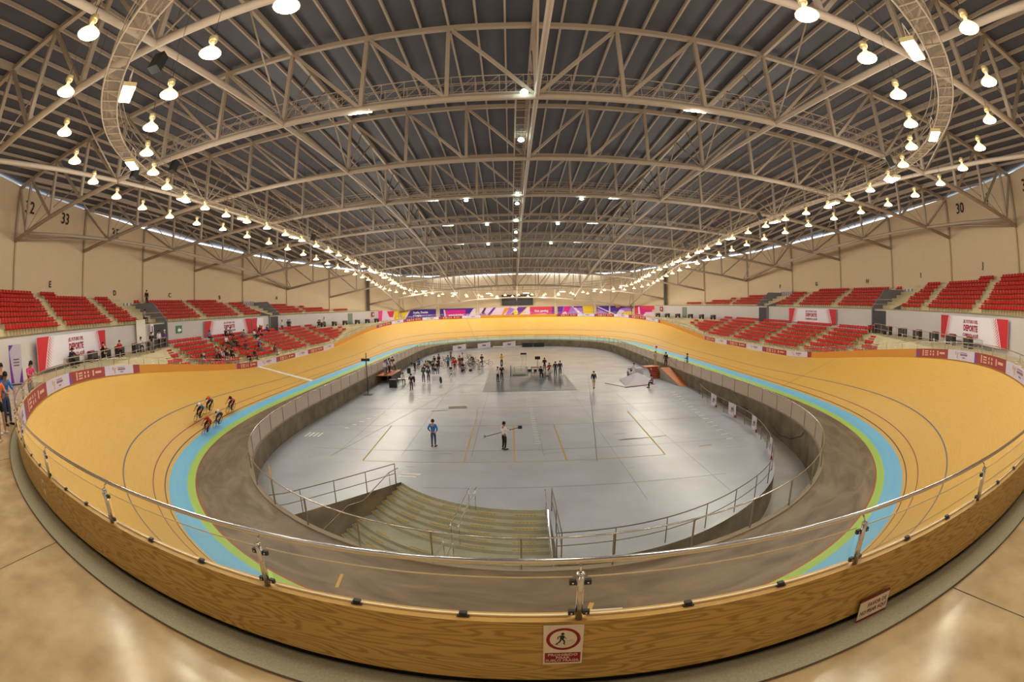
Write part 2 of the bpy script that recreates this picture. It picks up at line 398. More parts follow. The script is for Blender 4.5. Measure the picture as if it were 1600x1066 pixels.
for (r, z) in nose:
    for c in np.linspace(.09, .93, 5)[(0 if z > -2.4 else 1):]:
        for q in range(6):
            a = ANG0 + (ANG1 - ANG0) * c + (q - 2.5) * .017 * 9 / r; p = arcp(r - .1, a); mb.box((p[0], p[1], z + .005), (.07, .05, .006), 0, a)
mb.build('tread_gaps', M_dark, stairs)
# marks on the infield floor
Mk = mat('white_mark', hx(232, 232, 230), .5)
mb = MB()
for x0, y0, x1, y1 in ((-4.28, -32.1, -4.28, -23.3), (-1.4, -32.1, -1.4, -23.3), (1.52, -32.1, 1.52, -23.6), (7.35, -32.1, 7.9, -20.), (-10.2, -32.1, -10.5, -23.5), (-4.28, -23.3, -4.28, -16)):
    mb.beam((x0, y0, -1.296), (x1, y1, -1.296), .09 if y1 > -16.5 and y0 < -30 or y1 < -16.5 else .03, .004)
mb.beam((-10.2, -32.15, -1.296), (7.35, -32.15, -1.296), .035, .004)
mb.build('yellow_line', M_yel, floor)
mb = MB()
for k in range(38):
    y = -28.5 + k * .52 + random.uniform(-.05, .05); mb.box((.12 + .002 * k, y, -1.296), (.42, .07, .004))
for k in range(16): mb.box((12.6 + .12 * k, -30 + 1.15 * k, -1.296), (.5, .09, .004), 0, .1)
for k in range(4): mb.box((-16.1 + .33 * k, -26.7, -1.296), (.16, 1.1, .004))
for k in range(14): mb.box((-13.8 + .28 * k, -24.5 + 1.05 * k, -1.296), (.35, .12, .004))
mb.box((-6.9, -34.2, -1.296), (1.1, .28, .004), 0, -.12); mb.box((-7.0, -34.62, -1.296), (1.0, .24, .004), 0, -.12); mb.box((-7.3, -33.8, -1.296), (.4, .1, .004))
mb.build('white_mark', Mk, floor)
mb = MB()
for y in (-36.2, -29.9, -23.6, -17.3, -11., -4.7, 1.6, 7.9, 14.2, 20.5, 26.8, 33.1, 39.4):
    w = 16.9 if abs(y) < 26 else (14.2 if abs(y) < 34 else 9.5)
    x0 = -w if y > -33 else -5.9; mb.beam((x0, y, -1.297), (min(w, 15.3), y, -1.297), .025 if y != 1.6 else .06, .002)
for x in (-12.6, -8.4, -4.2, 0, 4.2, 8.4, 12.6):
    y0 = -38.5 if x > 0 and x < 9 else -31; mb.beam((x + .3, y0, -1.297), (x + .3, 36. if abs(x) < 9 else 27., -1.297), .022, .002)
mb.beam((3.2, -32.5, -1.297), (9.5, 12, -1.297), .04, .002); mb.beam((-12.5, -31.5, -1.297), (-5.0, 6, -1.297), .04, .002)
mb.build('floor_joint', mat('joint', hx(112, 112, 114), .6), floor)
mb = MB(); rs = random.Random(4)
for k in range(60):
    x, y = rs.uniform(-13, 14), rs.uniform(-37, 30); a = rs.uniform(0, 3.1); L_ = rs.uniform(.2, 1.6)
    if x < 0 and y < -34: continue
    mb.beam((x, y, -1.2965), (x + L_ * math.cos(a), y + L_ * math.sin(a) * .3, -1.2965), .03, .002)
for (x, y, w_, h_) in ((7.2, -28.3, 3., .12), (5.9, -28.4, 1.2, .2), (-6.2, -16.9, 1.6, 1.1), (-7.6, -18.2, 1.4, .25), (10.4, -31, .9, .14)): mb.box((x, y, -1.2965), (w_, h_, .002), 0, .12)
mb.build('scuff_mark', mat('scuff', hx(146, 136, 120), .6), floor)
# curved pale line on the apron, near end
mb = MB(); a0, a1 = 196., 228.
pa = seg_arc(sec('L0'), a0, a1); mb.strips([pa + [0, 0, .006] - 0, ] + [pa * [1, 1, 1] + [0, .05, .006]], closed=False)
ap = bpy.data.objects['apron_floor']
mb = MB(); mb.box((.33, -48.35, .006), (.12, .62, .004), 0, -.35); mb.build('yellow_tape', M_yel, ap)
MB().box((.75, -48.42, .007), (.8, .07, .004), 0, -.05).build('white_tape', Mk, ap)
MB().box((-6.35, -47.2, .006), (.1, .75, .004), 0, .1).build('yellow_tape', M_yel, ap)
# ---------------------------------------------------------------- concourse and lower stands (one stepped floor outside the rim)
offs = [.0, .36] + [.9, 1.449]
for k in range(NROW): offs += [1.45 + .86 * k + .001, 1.45 + .86 * (k + 1) - .001]
offs += [7.6, 8.4, 9.6, 11., 13.5, 16.5]
lines = []
for o in offs:
    P = off(RIM, o + .001); P[:, 2] = [stand_z(o + 1e-4, RIM[i, 2], RIM[i, 1] - (o * .25 if RIM[i, 1] < -15 else 0)) for i in range(N)]; lines.append(P)
lines = [off(RIM, -.35)] + lines; lines[0][:, 2] = np.minimum(RIM[:, 2] - .35, ZC)
hall = tag(MB().strips(lines, smooth=False, mis=[1 if i < 18 else 0 for i in range(len(lines) - 1)]).build('floor_concourse', [M_hall, M_stand]), kind='structure')
# polished part at the near end (over the stand concrete)
# near-end floor in the camera's reach
i0 = [i for i in range(N) if BC[i, 5] > .93 and RIM[i, 1] < 0]
pl = [off(RIM, o, ZC + .004)[i0] for o in (.36, 1.5, 3, 5, 8, 12)]
tag(MB().strips(pl, closed=False).build('floor_polished', M_hall), kind='structure')
pl = [off(RIM, o, ZC + .008)[i0] for o in (.03, .355)]
tag(MB().strips(pl, closed=False).build('floor_matting_strip', M_strip), kind='structure')
mb = MB(); ed = [off(RIM, o, ZC + .012)[i0] for o in (.352, .375)]; mb.strips(ed, closed=False)
for a in (200.2, 205.6, 215.9, 220.5, 195.5, 226):
    p, n_ = at_arc(RIM, a); t = np.array([-n_[1], n_[0]]) * .35
    mb.beam((*(p[:2] + n_ * .37), ZC + .007), (*(p[:2] + n_ * 7 + t * 3), ZC + .007), .009, .004)
mb.build('floor_joint', mat('dark_joint', hx(92, 72, 48), .7), bpy.data.objects['floor_polished'])
# ---------------------------------------------------------------- outer wall
W2 = [(x, y) for x, y in WALL]; full = [(x, y) for x, y in W2] + [(-x, y) for x, y in W2[::-1][1:-1]]
def wall_top(x, y): return zt(abs(x), y) + (.08 if y > -12 else .08 + .16 * min(1, (-12 - y) / 12))
names = {}
mbL = {}
for i in range(len(full)):
    a, b = full[i], full[(i + 1) % len(full)]
    mx_, my_ = (a[0] + b[0]) / 2, (a[1] + b[1]) / 2
    side = 'right' if mx_ > 28 and my_ > -60 else 'left' if mx_ < -28 and my_ > -60 else 'far' if my_ > 0 else 'near'
    m_ = mbL.setdefault(side, MB()); n_ = 4
    for k in range(n_):
        p = [a[j] + (b[j] - a[j]) * k / n_ for j in (0, 1)]; q = [a[j] + (b[j] - a[j]) * (k + 1) / n_ for j in (0, 1)]
        m_.add([(p[0], p[1], 1.5), (q[0], q[1], 1.5), (q[0], q[1], wall_top(*q)), (p[0], p[1], wall_top(*p))], [(0, 1, 2, 3)])
for s_, m_ in mbL.items(): tag(m_.build('wall_' + s_, M_wall), kind='structure')
# joints and slim columns on the wall
mj = {}
for (x, y) in full:
    s_ = 'right' if x > 28 and y > -60 else 'left' if x < -28 and y > -60 else 'far' if y > 0 else 'near'
    if s_ == 'near': continue
    mj.setdefault(s_, MB()).box((x * .998, y * .998, (4 + wall_top(x, y)) / 2), (.16, .16, wall_top(x, y) - 4))
for s_, m_ in mj.items(): m_.build('wall_joint', mat('wall_joint' + ('_w' if s_ == 'far' else ''), hx(240, 230, 205) if s_ == 'far' else hx(196, 174, 144), .7), bpy.data.objects['wall_' + s_])
# ---------------------------------------------------------------- roof: deck, purlins, trusses
YS = np.linspace(-68, 62, 40)
def deck_z(x, y): return zt(abs(x), y) + .35
def rx(y):
    return max(wall_x(y), .6) + .25
xs = np.linspace(-1, 1, 37)
rows = [np.array([(t * rx(y), y, deck_z(t * rx(y), y)) for t in xs]) for y in YS]
ceil_ = MB().strips(rows, closed=False).build('ceiling', M_deck, kind='structure')
for k in range(-30, 31):
    x = k * 1.4667 + (.0 if k else .15); ys = [y for y in np.linspace(-66, 61, 60) if abs(x) < wall_x(y) - .1]
    if len(ys) < 2: continue
    P = [(x, y, deck_z(x, y) - .14) for y in ys]; mb = MB()
    for a, b in zip(P, P[1:]): mb.beam(a, b, .11, .2)
    mb.build('purlin', M_steel, ceil_)
# ribs of the deck (thin cross lines)
XG = [-39.6, -26.4, -13.2, 0., 13.2, 26.4, 39.6]
YT = [-58.6 + 11.3 * j for j in range(11)]
def truss(name, node_xy, size=(.30, .17, .12), web=None, kind='structure', flip=None):
    """node_xy: list of plan points; bottom chord zb, top chord zt"""
    mb = MB(); B = [(x, y, zb(abs(x), y)) for x, y in node_xy]; T = [(x, y, zt(abs(x), y)) for x, y in node_xy]
    mb.tube(B, size[0] / 2 * 1.05, 10)
    for a, b in zip(T, T[1:]): mb.beam(a, b, size[0] * .8, size[0] * .8)
    n_ = len(B)
    for i in range(n_):
        if T[i][2] - B[i][2] > .2: mb.beam(B[i], T[i], size[1] * 1.2, size[1])
    for i in range(n_ - 1):
        mid = (node_xy[i][0] + node_xy[i + 1][0]) / 2, (node_xy[i][1] + node_xy[i + 1][1]) / 2
        if (abs(mid[0]) if flip == 'x' else abs(mid[1] + 7.75)) is not None:
            c = mid[0] if flip == 'x' else mid[1] + 7.75
            if c < 0: mb.beam(T[i], B[i + 1], size[2] * 1.3, size[2])
            else: mb.beam(T[i + 1], B[i], size[2] * 1.3, size[2])
    return tag(mb.build(name, M_steel), kind=kind)
for j, y in enumerate(YT):
    w_ = wall_x(y) - .15; xsn = [k * 4.4 for k in range(-12, 13) if abs(k * 4.4) < w_ - 1.5]; xsn = [-w_] + xsn + [w_]
    truss('roof_truss', [(x, y) for x in xsn], (.34, .2, .17), flip='x')
for x in XG:
    ys = [y for y in YT if wall_x(y) > abs(x) + .3]; nodes = []
    for a, b in zip(ys, ys[1:]): nodes += [(x, a + (b - a) * t) for t in (0, .5)]
    nodes.append((x, ys[-1]))
    if abs(x) < 1: nodes += [(0, 57.5)]
    elif abs(x) < 14: nodes += [(x, 49.2)] if ys[-1] < 49 else []
    mb = MB(); B = [(q[0], q[1], zb(abs(q[0]), q[1])) for q in nodes]; T = [(q[0], q[1], zt(abs(q[0]), q[1])) for q in nodes]
    mb.tube(B, .15 if abs(x) > 1 else .13, 10)
    for a, b in zip(T, T[1:]): mb.beam(a, b, .2, .22)
    for i in range(len(B) - 1):
        if i % 2 == 0: mb.tube([B[i], T[i + 1]], .055, 6)
        else: mb.tube([T[i], B[i + 1]], .055, 6)
        if i % 2 == 0 and i + 1 < len(B): mb.tube([B[i], ((B[i][0]), (B[i][1] + B[i + 1][1]) / 2, (T[i][2] + T[i + 1][2]) / 2)], .045, 6)
    tag(mb.build('roof_truss_lengthwise', M_steel), kind='structure')
# ring chord near the side walls
for s_ in (-1, 1):
    P = [(s_ * 41.6, -36), (s_ * 40.5, -30), (s_ * 39.6, -24.7), (s_ * 39.6, -13.4), (s_ * 39.6, 9.2), (s_ * 40.4, 20.5)]
    mb = MB(); mb.tube([(x, y, zb(abs(x), y)) for x, y in P], .1, 8); tag(mb.build('eaves_chord', M_steel), kind='structure')
# ---------------------------------------------------------------- pendant lamps in two ovals, each with its own light
M_emit = mat('lamp_glow', (1., .90, .50), emit=7.); M_emitw = mat('tube_glow', (.95, 1., .80), emit=16.); M_emitc = mat('cool_glow', (.72, 1., .95), emit=14.)
M_alu = mat('lamp_housing', hx(220, 200, 150), .3, metal=.6)
def make_pendant(loc, cable):
    t = empty('pendant_lamp', loc)
    mb = MB(); mb.lathe([(.05, .34), (.12, .37), (.14, .44), (.13, .55), (.05, .60)], n=12); mb.build('ballast', M_alu, t)
    mb = MB(); mb.lathe([(.33, .0), (.32, .04), (.24, .12), (.14, .19), (.07, .26), (.06, .34)], n=16); mb.build('reflector', mat('lamp_dome', (1., .86, .5), .4, emit=.6), t)
    mb = MB(); mb.lathe([(.30, -.03), (.31, .0)], n=16); mb.build('diffuser', M_emit, t)
    mb = MB(); mb.tube([(0, 0, .60), (0, 0, 1.0)], .012, 5); mb.build('hook', M_black, t)
    return t
_ld = bpy.data.lights.new('pendant_light', 'POINT'); _ld.energy = LAMP_W; _ld.color = LAMP_COL; _ld.shadow_soft_size = .34
proto = None
def lamp_height(y): return 14.25 - .060 * (max(y, -25) + 25)
lamp_pos = []
def ringline(a, b):
    P = L0.copy(); d = a + b * BC[:, 5]; P[:, 0] += BC[:, 2] * d; P[:, 1] += BC[:, 3] * d; return P
ring_in = ringline(-1., 2.8); ring_out = ringline(2.3, 3.2)
def plan_len(P):
    return np.r_[0, np.cumsum(np.hypot(*np.diff(np.vstack([P, P[:1]])[:, :2], axis=0).T))]
def ring_points(P, step, ph=0.):
    d = plan_len(P); n_ = int(round(d[-1] / step)); Q = np.vstack([P, P[:1]])
    return [np.array([np.interp((k + ph) * d[-1] / n_ % d[-1], d, Q[:, i]) for i in (0, 1)]) for k in range(n_)]
cable_m = mat('cable', hx(120, 104, 80), .6)
lightn = 0
for nm, ring, step in (('inner', ring_in, 3.0), ('outer', ring_out, 3.55)):
    aims = ((-9.8, -48.9), (-12.3, -47.4), (6., -50.3), (8.9, -49.3)) if nm == 'inner' else ((-11.2, -52.1), (-14.4, -50.1), (9.9, -52.4), (13.2, -50.6))
    best = min(np.linspace(0, .96, 25), key=lambda f: sum(min(np.hypot(*(q - a)) for q in ring_points(ring, step, f)) for a in aims))
    for k, p in enumerate(ring_points(ring, step, best)):
        x, y = p
        if y < -58 or (y < -52 and abs(x) < 4.5): pass
        z = lamp_height(y)
        top = deck_z(x, y) - z - .02
        if proto is None: o = proto = make_pendant((x, y, z), 1)
        else: o = copy_tree(proto); o.location = (x, y, z)
        side = 'left' if x < -14 else 'right' if x > 14 else ('far' if y > 0 else 'near')
        tag(o, 'glowing dome pendant lamp of the %s oval, hanging over the %s %s of the track' % (nm, side, 'straight' if side in ('left', 'right') else 'bend'), 'lamp', '%s oval of pendant lamps, %s' % (nm, side))
        o['category'] = 'lamp'
        c = MB().tube([(0, 0, 1.0), (0, 0, max(1.1, top))], .012, 4).build('cable', cable_m, o)
        lo = bpy.data.objects.new('light', _ld); COL.objects.link(lo); lo.parent = o; lo.location = (0, 0, -.40)
        lamp_pos.append((x, y, z))
# ---------------------------------------------------------------- oval catwalk that carries the floodlights and speakers
cat_line = ringline(1.1, 2.7); cat_line[:, 2] = [lamp_height(y) + 1.35 for y in cat_line[:, 1]]
mb = MB(); P3 = ring_points(cat_line, .9)
P3 = [(p[0], p[1], lamp_height(p[1]) + 1.35) for p in P3]
for s_, dz, r in ((-.36, 0, .045), (.36, 0, .045), (-.36, 1.05, .028), (.36, 1.05, .028), (-.36, .55, .018), (.36, .55, .018)):
    Q = [];
    for i, p in enumerate(P3):
        a, b = P3[i - 1], P3[(i + 1) % len(P3)]; t = Vector((b[0] - a[0], b[1] - a[1], 0)).normalized(); Q.append((p[0] + t.y * s_, p[1] - t.x * s_, p[2] + dz))
    mb.tube(Q, r, 5, closed=True)
for i, p in enumerate(P3):
    a, b = P3[i - 1], P3[(i + 1) % len(P3)]; t = Vector((b[0] - a[0], b[1] - a[1], 0)).normalized(); n_ = Vector((t.y, -t.x, 0)) * .36; q = Vector(p)
    mb.beam(q - n_, q + n_, .05, .05)
    if i % 2 == 0:
        for s_ in (-1, 1): mb.tube([q + n_ * s_, q + n_ * s_ + Vector((0, 0, 1.05))], .02, 4)
    if i % 9 == 0: mb.tube([q, (p[0], p[1], zb(abs(p[0]), p[1]))], .03, 5)
tag(mb.build('catwalk_frame', mat('catwalk_steel', hx(138, 120, 98), .6)), kind='structure')
A = [];
g0, g1 = ringline(.75, 2.7), ringline(1.45, 2.7)
for g in (g0, g1): g[:, 2] = [lamp_height(y) + 1.36 for y in g[:, 1]]
tag(MB().strips([g0, g1]).build('catwalk_floor', mat('grating', hx(118, 98, 74), .8, alpha=.5)), kind='structure')
# straight catwalks on the cross trusses and along the middle
def straight_catwalk(P, wdt, name='catwalk'):
    mb = MB()
    for a, b in zip(P, P[1:]):
        a, b = Vector(a), Vector(b); t = (b - a).normalized(); n_ = Vector((t.y, -t.x, 0)).normalized() * wdt / 2
        L_ = (b - a).length; k = max(1, int(L_ / 1.1))
        for s_ in (-1, 1):
            mb.beam(a + n_ * s_, b + n_ * s_, .06, .12); mb.tube([a + n_ * s_ + Vector((0, 0, 1.05)), b + n_ * s_ + Vector((0, 0, 1.05))], .028, 5); mb.tube([a + n_ * s_ + Vector((0, 0, .55)), b + n_ * s_ + Vector((0, 0, .55))], .018, 4)
        for i in range(k):
            q = a + (b - a) * (i + .5) / k; mb.beam(q - n_, q + n_, .05, .04)
            for s_ in (-1, 1):
                mb.tube([q + n_ * s_, q + n_ * s_ + Vector((0, 0, 1.05))], .02, 4)
                mb.tube([q + n_ * s_, q + n_ * s_ + (b - a) / k + Vector((0, 0, 1.05))], .014, 4)
        mb.add([a - n_, b - n_, b + n_, a + n_], [(0, 1, 2, 3)], 1)
    return tag(mb.build(name, [M_steel, mats_g]), kind='structure')
mats_g = bpy.data.materials['grating']
for j in (2, 4, 6, 8):
    y = YT[j] + .55; w_ = 24. if j < 8 else 16
    straight_catwalk([(x, y, zb(abs(x), y) + .3) for x in np.linspace(-w_, w_, 9)], .8, 'catwalk')
straight_catwalk([(-.62, y, zb(0, y) + .12) for y in np.linspace(-35.6, 48, 24)], .72, 'catwalk_lengthwise')
# floodlight boxes on the catwalks
def make_flood(name, sx, sy, glow, lab):
    t = empty(name)
    MB().box((0, 0, .09), (sx + .08, sy + .08, .16)).build('housing', M_alu, t)
    MB().box((0, 0, -.005), (sx, sy, .03)).build('diffuser', glow, t)
    mb = MB(); mb.tube([(-sx * .4, 0, .12), (-sx * .3, 0, .8), (sx * .3, 0, .8), (sx * .4, 0, .12)], .018, 4)
    mb.build('bracket', M_steel, t)
    return t
fl = make_flood('floodlight', 1.25, .42, M_emitw, ''); first = True
_fd = bpy.data.lights.new('flood_light', 'POINT'); _fd.energy = LAMP_W * .6; _fd.color = (1., .97, .85); _fd.shadow_soft_size = .4
cool = bpy.data.lights.new('cool_light', 'POINT'); cool.energy = LAMP_W * .5; cool.color = (.8, 1., .97); cool.shadow_soft_size = .4
def put_flood(src, x, y, z, rz, lab, grp, ld=_fd):
    global first
    if src is fl and first: o = fl; first = False
    else: o = copy_tree(src)
    o.location = (x, y, z); o.rotation_euler = (0, 0, rz); tag(o, lab, 'floodlight', grp)
    if ld is not None:
        lo = bpy.data.objects.new('light', ld); COL.objects.link(lo); lo.parent = o; lo.location = (0, 0, -.35)
    return o
pts = ring_points(ringline(.25, 2.9), 8.4, .5)
for k, (x, y) in enumerate(pts):
    q = pts[(k + 1) % len(pts)]; pz = pts[k - 1]; a = math.atan2(q[1] - pz[1], q[0] - pz[0])
    side = 'left' if x < -12 else 'right' if x > 12 else ('far' if y > 0 else 'near')
    put_flood(fl, x, y, lamp_height(y) + .55, a, 'bright oblong floodlight slung below the oval catwalk on its %s side' % side, 'floodlights of the oval catwalk, %s side' % side)
flc = copy_tree(fl); flc.location = (0, 0, 0)
for c in list(flc.children):
    if c.type == 'LIGHT': bpy.data.objects.remove(c)
    elif c.name.startswith('diffuser'): c.data = c.data.copy(); c.data.materials[0] = M_emitc
row = {2: 'first', 4: 'second', 6: 'third'}
for j, xsj, src, ld in ((2, (-8.9, 8.3), fl, None), (4, (-8.7, 8.7), flc, cool), (5, (-8.6, 8.4), flc, None), (6, (-8.4, 8.2), flc, cool)):
    for x in xsj:
        y = YT[j] + (.1 if j != 5 else .3)
        put_flood(src, x, y, zb(abs(x), y) + .15 - .25, 0, '%s oblong light on the %s cross truss, %s of the middle catwalk' % ('yellowish' if j == 2 else 'cool white', {2: 'nearest', 4: 'third', 5: 'fourth', 6: 'fifth'}[j], 'left' if x < 0 else 'right'), 'oblong truss lights', ld)
bpy.data.objects.remove(flc.children[0]) if False else None
def delete_tree(o):
    for c in list(o.children): delete_tree(c)
    bpy.data.objects.remove(o)
delete_tree(flc)
mb = MB(); mb.lathe([(.17, -.12), (.2, -.05), (.16, .05), (.08, .12)], n=12)
for i, (x, y, dz, wrm) in enumerate(((-5.4, YT[4], -.3, 0), (5.4, YT[4], -.3, 0), (-4.0, YT[5], -.3, 0), (4.2, YT[5], -.3, 0), (-4.4, YT[6], -.3, 0), (4.3, YT[6], -.3, 0), (-.62, YT[2] - .6, .0, 1), (-.62, YT[4] - .4, 0, 0), (-.62, YT[5] - .3, 0, 0), (-.62, YT[6] - .4, 0, 0), (-.62, -29.5, -.2, 0), (-.62, -11, -.2, 0), (-.62, 3., -.2, 0), (-.62, 14, -.2, 0))):
    o = mb.build('spotlight', M_emitw if wrm else M_emitc) if i == 0 else copy_tree(_sp)
    if i == 0: _sp = o; 
    o.location = (x, y, zb(abs(x), y) + dz)
    mid = abs(x) < 1
    tag(o, ('small cool white lamp below the middle catwalk' if mid else 'small cool white lamp on a cross truss, %s of the middle catwalk' % ('left' if x < 0 else 'right')), 'lamp', 'small lamps of the middle catwalk' if mid else 'small lamps on the cross trusses, %s' % ('left' if x < 0 else 'right'))
# loudspeakers hung by the oval catwalk
mb = MB(); mb.box((0, 0, 0), (.42, .34, .66)); mb.box((0, -.18, 0), (.36, .03, .58))
for i, (x, y, w_) in enumerate(((-12.2, -47.9, 'near left'), (-19.0, -38.2, 'left, second from the camera,'), (-21.6, -38.9, 'left outer'), (19.6, -38.8, 'right'), (-20.9, -13., 'left middle'), (20.6, -20, 'right middle'), (18.8, -5, 'right far'))):
    o = mb.build('loudspeaker', M_black) if i == 0 else copy_tree(_ls)
    if i == 0: _ls = o
    o.location = (x, y, lamp_height(y) + 1.2); o.rotation_euler = (.35, 0, math.atan2(-x, y) + .3)
    tag(o, 'black loudspeaker hanging by the oval catwalk, %s' % (w_ + ' side').replace(', side', ' side').strip(), 'loudspeaker')
# ---------------------------------------------------------------- the boarded barrier round the track
o_in, o_out = -.09, .03
A = [off(RIM, o_in), off(RIM, o_in), off(RIM, o_out), off(RIM, o_out), off(RIM, o_in)]
for P, dz in zip(A, (-.03, .56, .56, -.03, -.03)): P[:, 2] = RIM[:, 2] + dz
mb = MB(); mb.strips(A, [0, 1, 2, 3], uv=[0, .56, .68, 1.24, 1.3], smooth=False)
barrier = tag(mb.build('barrier_board', [M_plyin, M_plycap, M_ply, M_black]), 'plywood barrier board running round the outer edge of the banked track', 'barrier')
# printed covers on the inner face
BMAP = [(198.6, 196.2, 'l'), (196.2, 190.8, 'm'), (190.8, 186.6, 'l'), (186.6, 180.7, 'm'), (180.7, 176.2, 'l'), (176.2, 175.2, 'e'), (158.3, 153.8, 'm'), (153.8, 149.1, 'l'), (149.1, 143.7, 'm'), (143.7, 139.5, 'l'), (139.5, 133.7, 'm'), (133.7, 129.3, 'l'),
        (110., 104.3, 'm'), (104.3, 100.4, 'l'), (100.4, 94.6, 'm'), (94.6, 90.1, 'l'), (90.1, 84.1, 'm'), (84.1, 79.6, 'l'), (61.6, 56.6, 'm'), (56.6, 52.3, 'l'), (52.3, 46.9, 'm'), (46.9, 42.6, 'l'), (42.6, 37., 'm'), (37., 32.6, 'l'), (32.6, 31.8, 'e'),
        (13., 9., 'm'), (9., 4.8, 'l'), (4.8, -1.4, 'm'), (-1.4, -5.8, 'l'), (-5.8, -11.6, 'm'), (-11.6, -16., 'l'), (-16., -16.8, 'e'), (-34.4, -39.3, 'm'), (-39.3, -43.5, 'l'), (-43.5, -48.8, 'm'), (-48.8, -53.2, 'l'), (-53.2, -58.6, 'm'), (-58.6, -62., 'l')]
M_purple = mat('purple_print', hx(120, 50, 170), .5); M_ink = mat('ink', hx(128, 96, 118), .5); M_cream = mat('cream_print', hx(226, 178, 158), .5)
places = {}
for q, (a0, a1, kd) in enumerate(BMAP):
    L_ = off(RIM, o_in - .012); lo, hi = L_.copy(), L_.copy(); lo[:, 2] = RIM[:, 2] + .01; hi[:, 2] = RIM[:, 2] + .57
    m_ = {'m': M_maroon, 'l': M_lilac, 'e': M_maroon}[kd]; pm, _n = at_arc(RIM, (a0 + a1) / 2)
    where = ('left' if pm[0] < 0 else 'right') if abs(pm[1]) < 50 else 'far'
    sd_ = 'on the finish line side' if pm[0] < 0 else 'opposite the finish line side'
    zone = 'camera end bend, ' + sd_ if pm[1] < -30 else ('bend below the wall banners, ' + sd_ if pm[1] > 28 else 'straight, ' + sd_)
    mb = MB().strips([seg_arc(lo, a0, a1), seg_arc(hi, a0, a1)], closed=False)
    o = mb.build('advertising_cover', m_); L2 = off(RIM, o_in - .02)
    def mark(mbk, s0, s1, z0, z1):
        c = seg_arc(L2, s0, s1, .3); l1, h1 = c.copy(), c.copy(); l1[:, 2] += z0; h1[:, 2] += z1; mbk.strips([l1, h1], closed=False)
    d = -1 if a1 < a0 else 1; Ln = abs(a1 - a0); f = lambda t: a0 + d * t * Ln
    if kd == 'm':
        k = MB(); 
        for t0, t1, z0, z1 in ((.2, .235, .1, .5), (.27, .38, .38, .46), (.27, .38, .26, .33), (.27, .38, .12, .2), (.43, .47, .34, .46), (.43, .47, .14, .28), (.52, .56, .34, .46), (.52, .56, .14, .28), (.66, .7, .16, .46), (.74, .9, .26, .38)): mark(k, f(t0), f(t1), z0, z1)
        k.build('print', M_cream, o)
        k = MB(); mark(k, f(.0), f(.03), .012, .568); mark(k, f(.03), f(.07), .012, .3); k.build('edge_figure', M_purple, o)
        lab = 'maroon printed cover with pale emblems'
    elif kd == 'l':
        k = MB(); 
        for t0, t1, z0, z1 in ((.27, .31, .3, .5), (.33, .37, .1, .42), (.38, .4, .36, .46)): mark(k, f(t0), f(t1), z0, z1)
        k.build('emblem', mat('gold_print', hx(196, 160, 140), .5), o)
        k = MB(); 
        for t0, t1, z0, z1 in ((.46, .7, .42, .46), (.46, .72, .28, .38), (.54, .64, .14, .2)): mark(k, f(t0), f(t1), z0, z1)
        k.build('print', M_ink, o); lab = 'lilac printed cover with small emblem'
    else: lab = 'short maroon cover ending a row'
    tag(o, lab + ', ' + zone, 'advertisement', lab.split(' with')[0] + 's, ' + zone)
# ---------------------------------------------------------------- glass railing on top of the board
RT = RIM.copy(); RT = off(RIM, -.03); RT[:, 2] = RIM[:, 2]
railing = tag(empty('barrier_railing', (0, -55.6, 5.3)), 'stainless handrail with clear glass panels on the plywood track barrier', 'railing')
mb = MB(); P = RT.copy(); P = off(P, -.02); P[:, 2] = RIM[:, 2] + 1.02; mb.tube([tuple(p - [0, -55.6, 5.3]) for p in P], .0225, 12, closed=True); mb.build('handrail', M_inox, railing)
def rl(p): return Vector((p[0], p[1] + 55.6, p[2] - 5.3))
near_arcs = [211.97 + 2.356 * k for k in range(-24, 25)]
all_arcs = near_arcs + list(np.arange(211.97 + 2.356 * 25, 211.97 + 2.356 * 95, 2.356))
far_mb = MB(); npost = 0
for a in all_arcs:
    p, n_ = at_arc(RIM, a); z = p[2] + .563; o2 = Vector((n_[0], n_[1], 0)); base = Vector((p[0], p[1], z)) + o2 * .0
    close = a in near_arcs and abs(a - 211.97) < 2.356 * 8.5
    mb = MB() if npost < 99 else far_mb
    b0 = rl(base); mb.tube([b0, b0 + Vector((0, 0, .38))], .026, 12 if close else 5)
    if close:
        mb.lathe([(.03, .0), (.03, .012)], c=tuple(b0 + Vector((0, 0, .375))), n=12)
        mb.tube([b0 + Vector((0, 0, .38)), b0 - o2 * .02 + Vector((0, 0, .42)), b0 - o2 * .05 + Vector((0, 0, .445))], .008, 6)
    else: mb.tube([b0 + Vector((0, 0, .38)), b0 - o2 * .05 + Vector((0, 0, .45))], .008, 4)
    if npost < 99:
        po = mb.build('post', M_inox, railing)
        if close:
            t = Vector((-n_[1], n_[0], 0)); ang = math.atan2(t.y, t.x)
            for s_ in (-1, 1):
                for zz_ in (.05, .31):
                    k = MB(); c = b0 + t * s_ * .05 + Vector((0, 0, zz_)) - o2 * .012; k.box(tuple(c), (.045, .028, .036), 0, ang); k.build('clamp', M_dark, po)
                    k = MB(); c2 = c + o2 * .017; k.box(tuple(c2), (.012, .006, .012), 0, ang); k.build('screw', M_inox, po)
    npost += 1
far_mb.build('post', M_inox, railing)['kind'] = 'stuff'
G0 = off(RIM, -.035)
far_mb = MB(); npan = 0
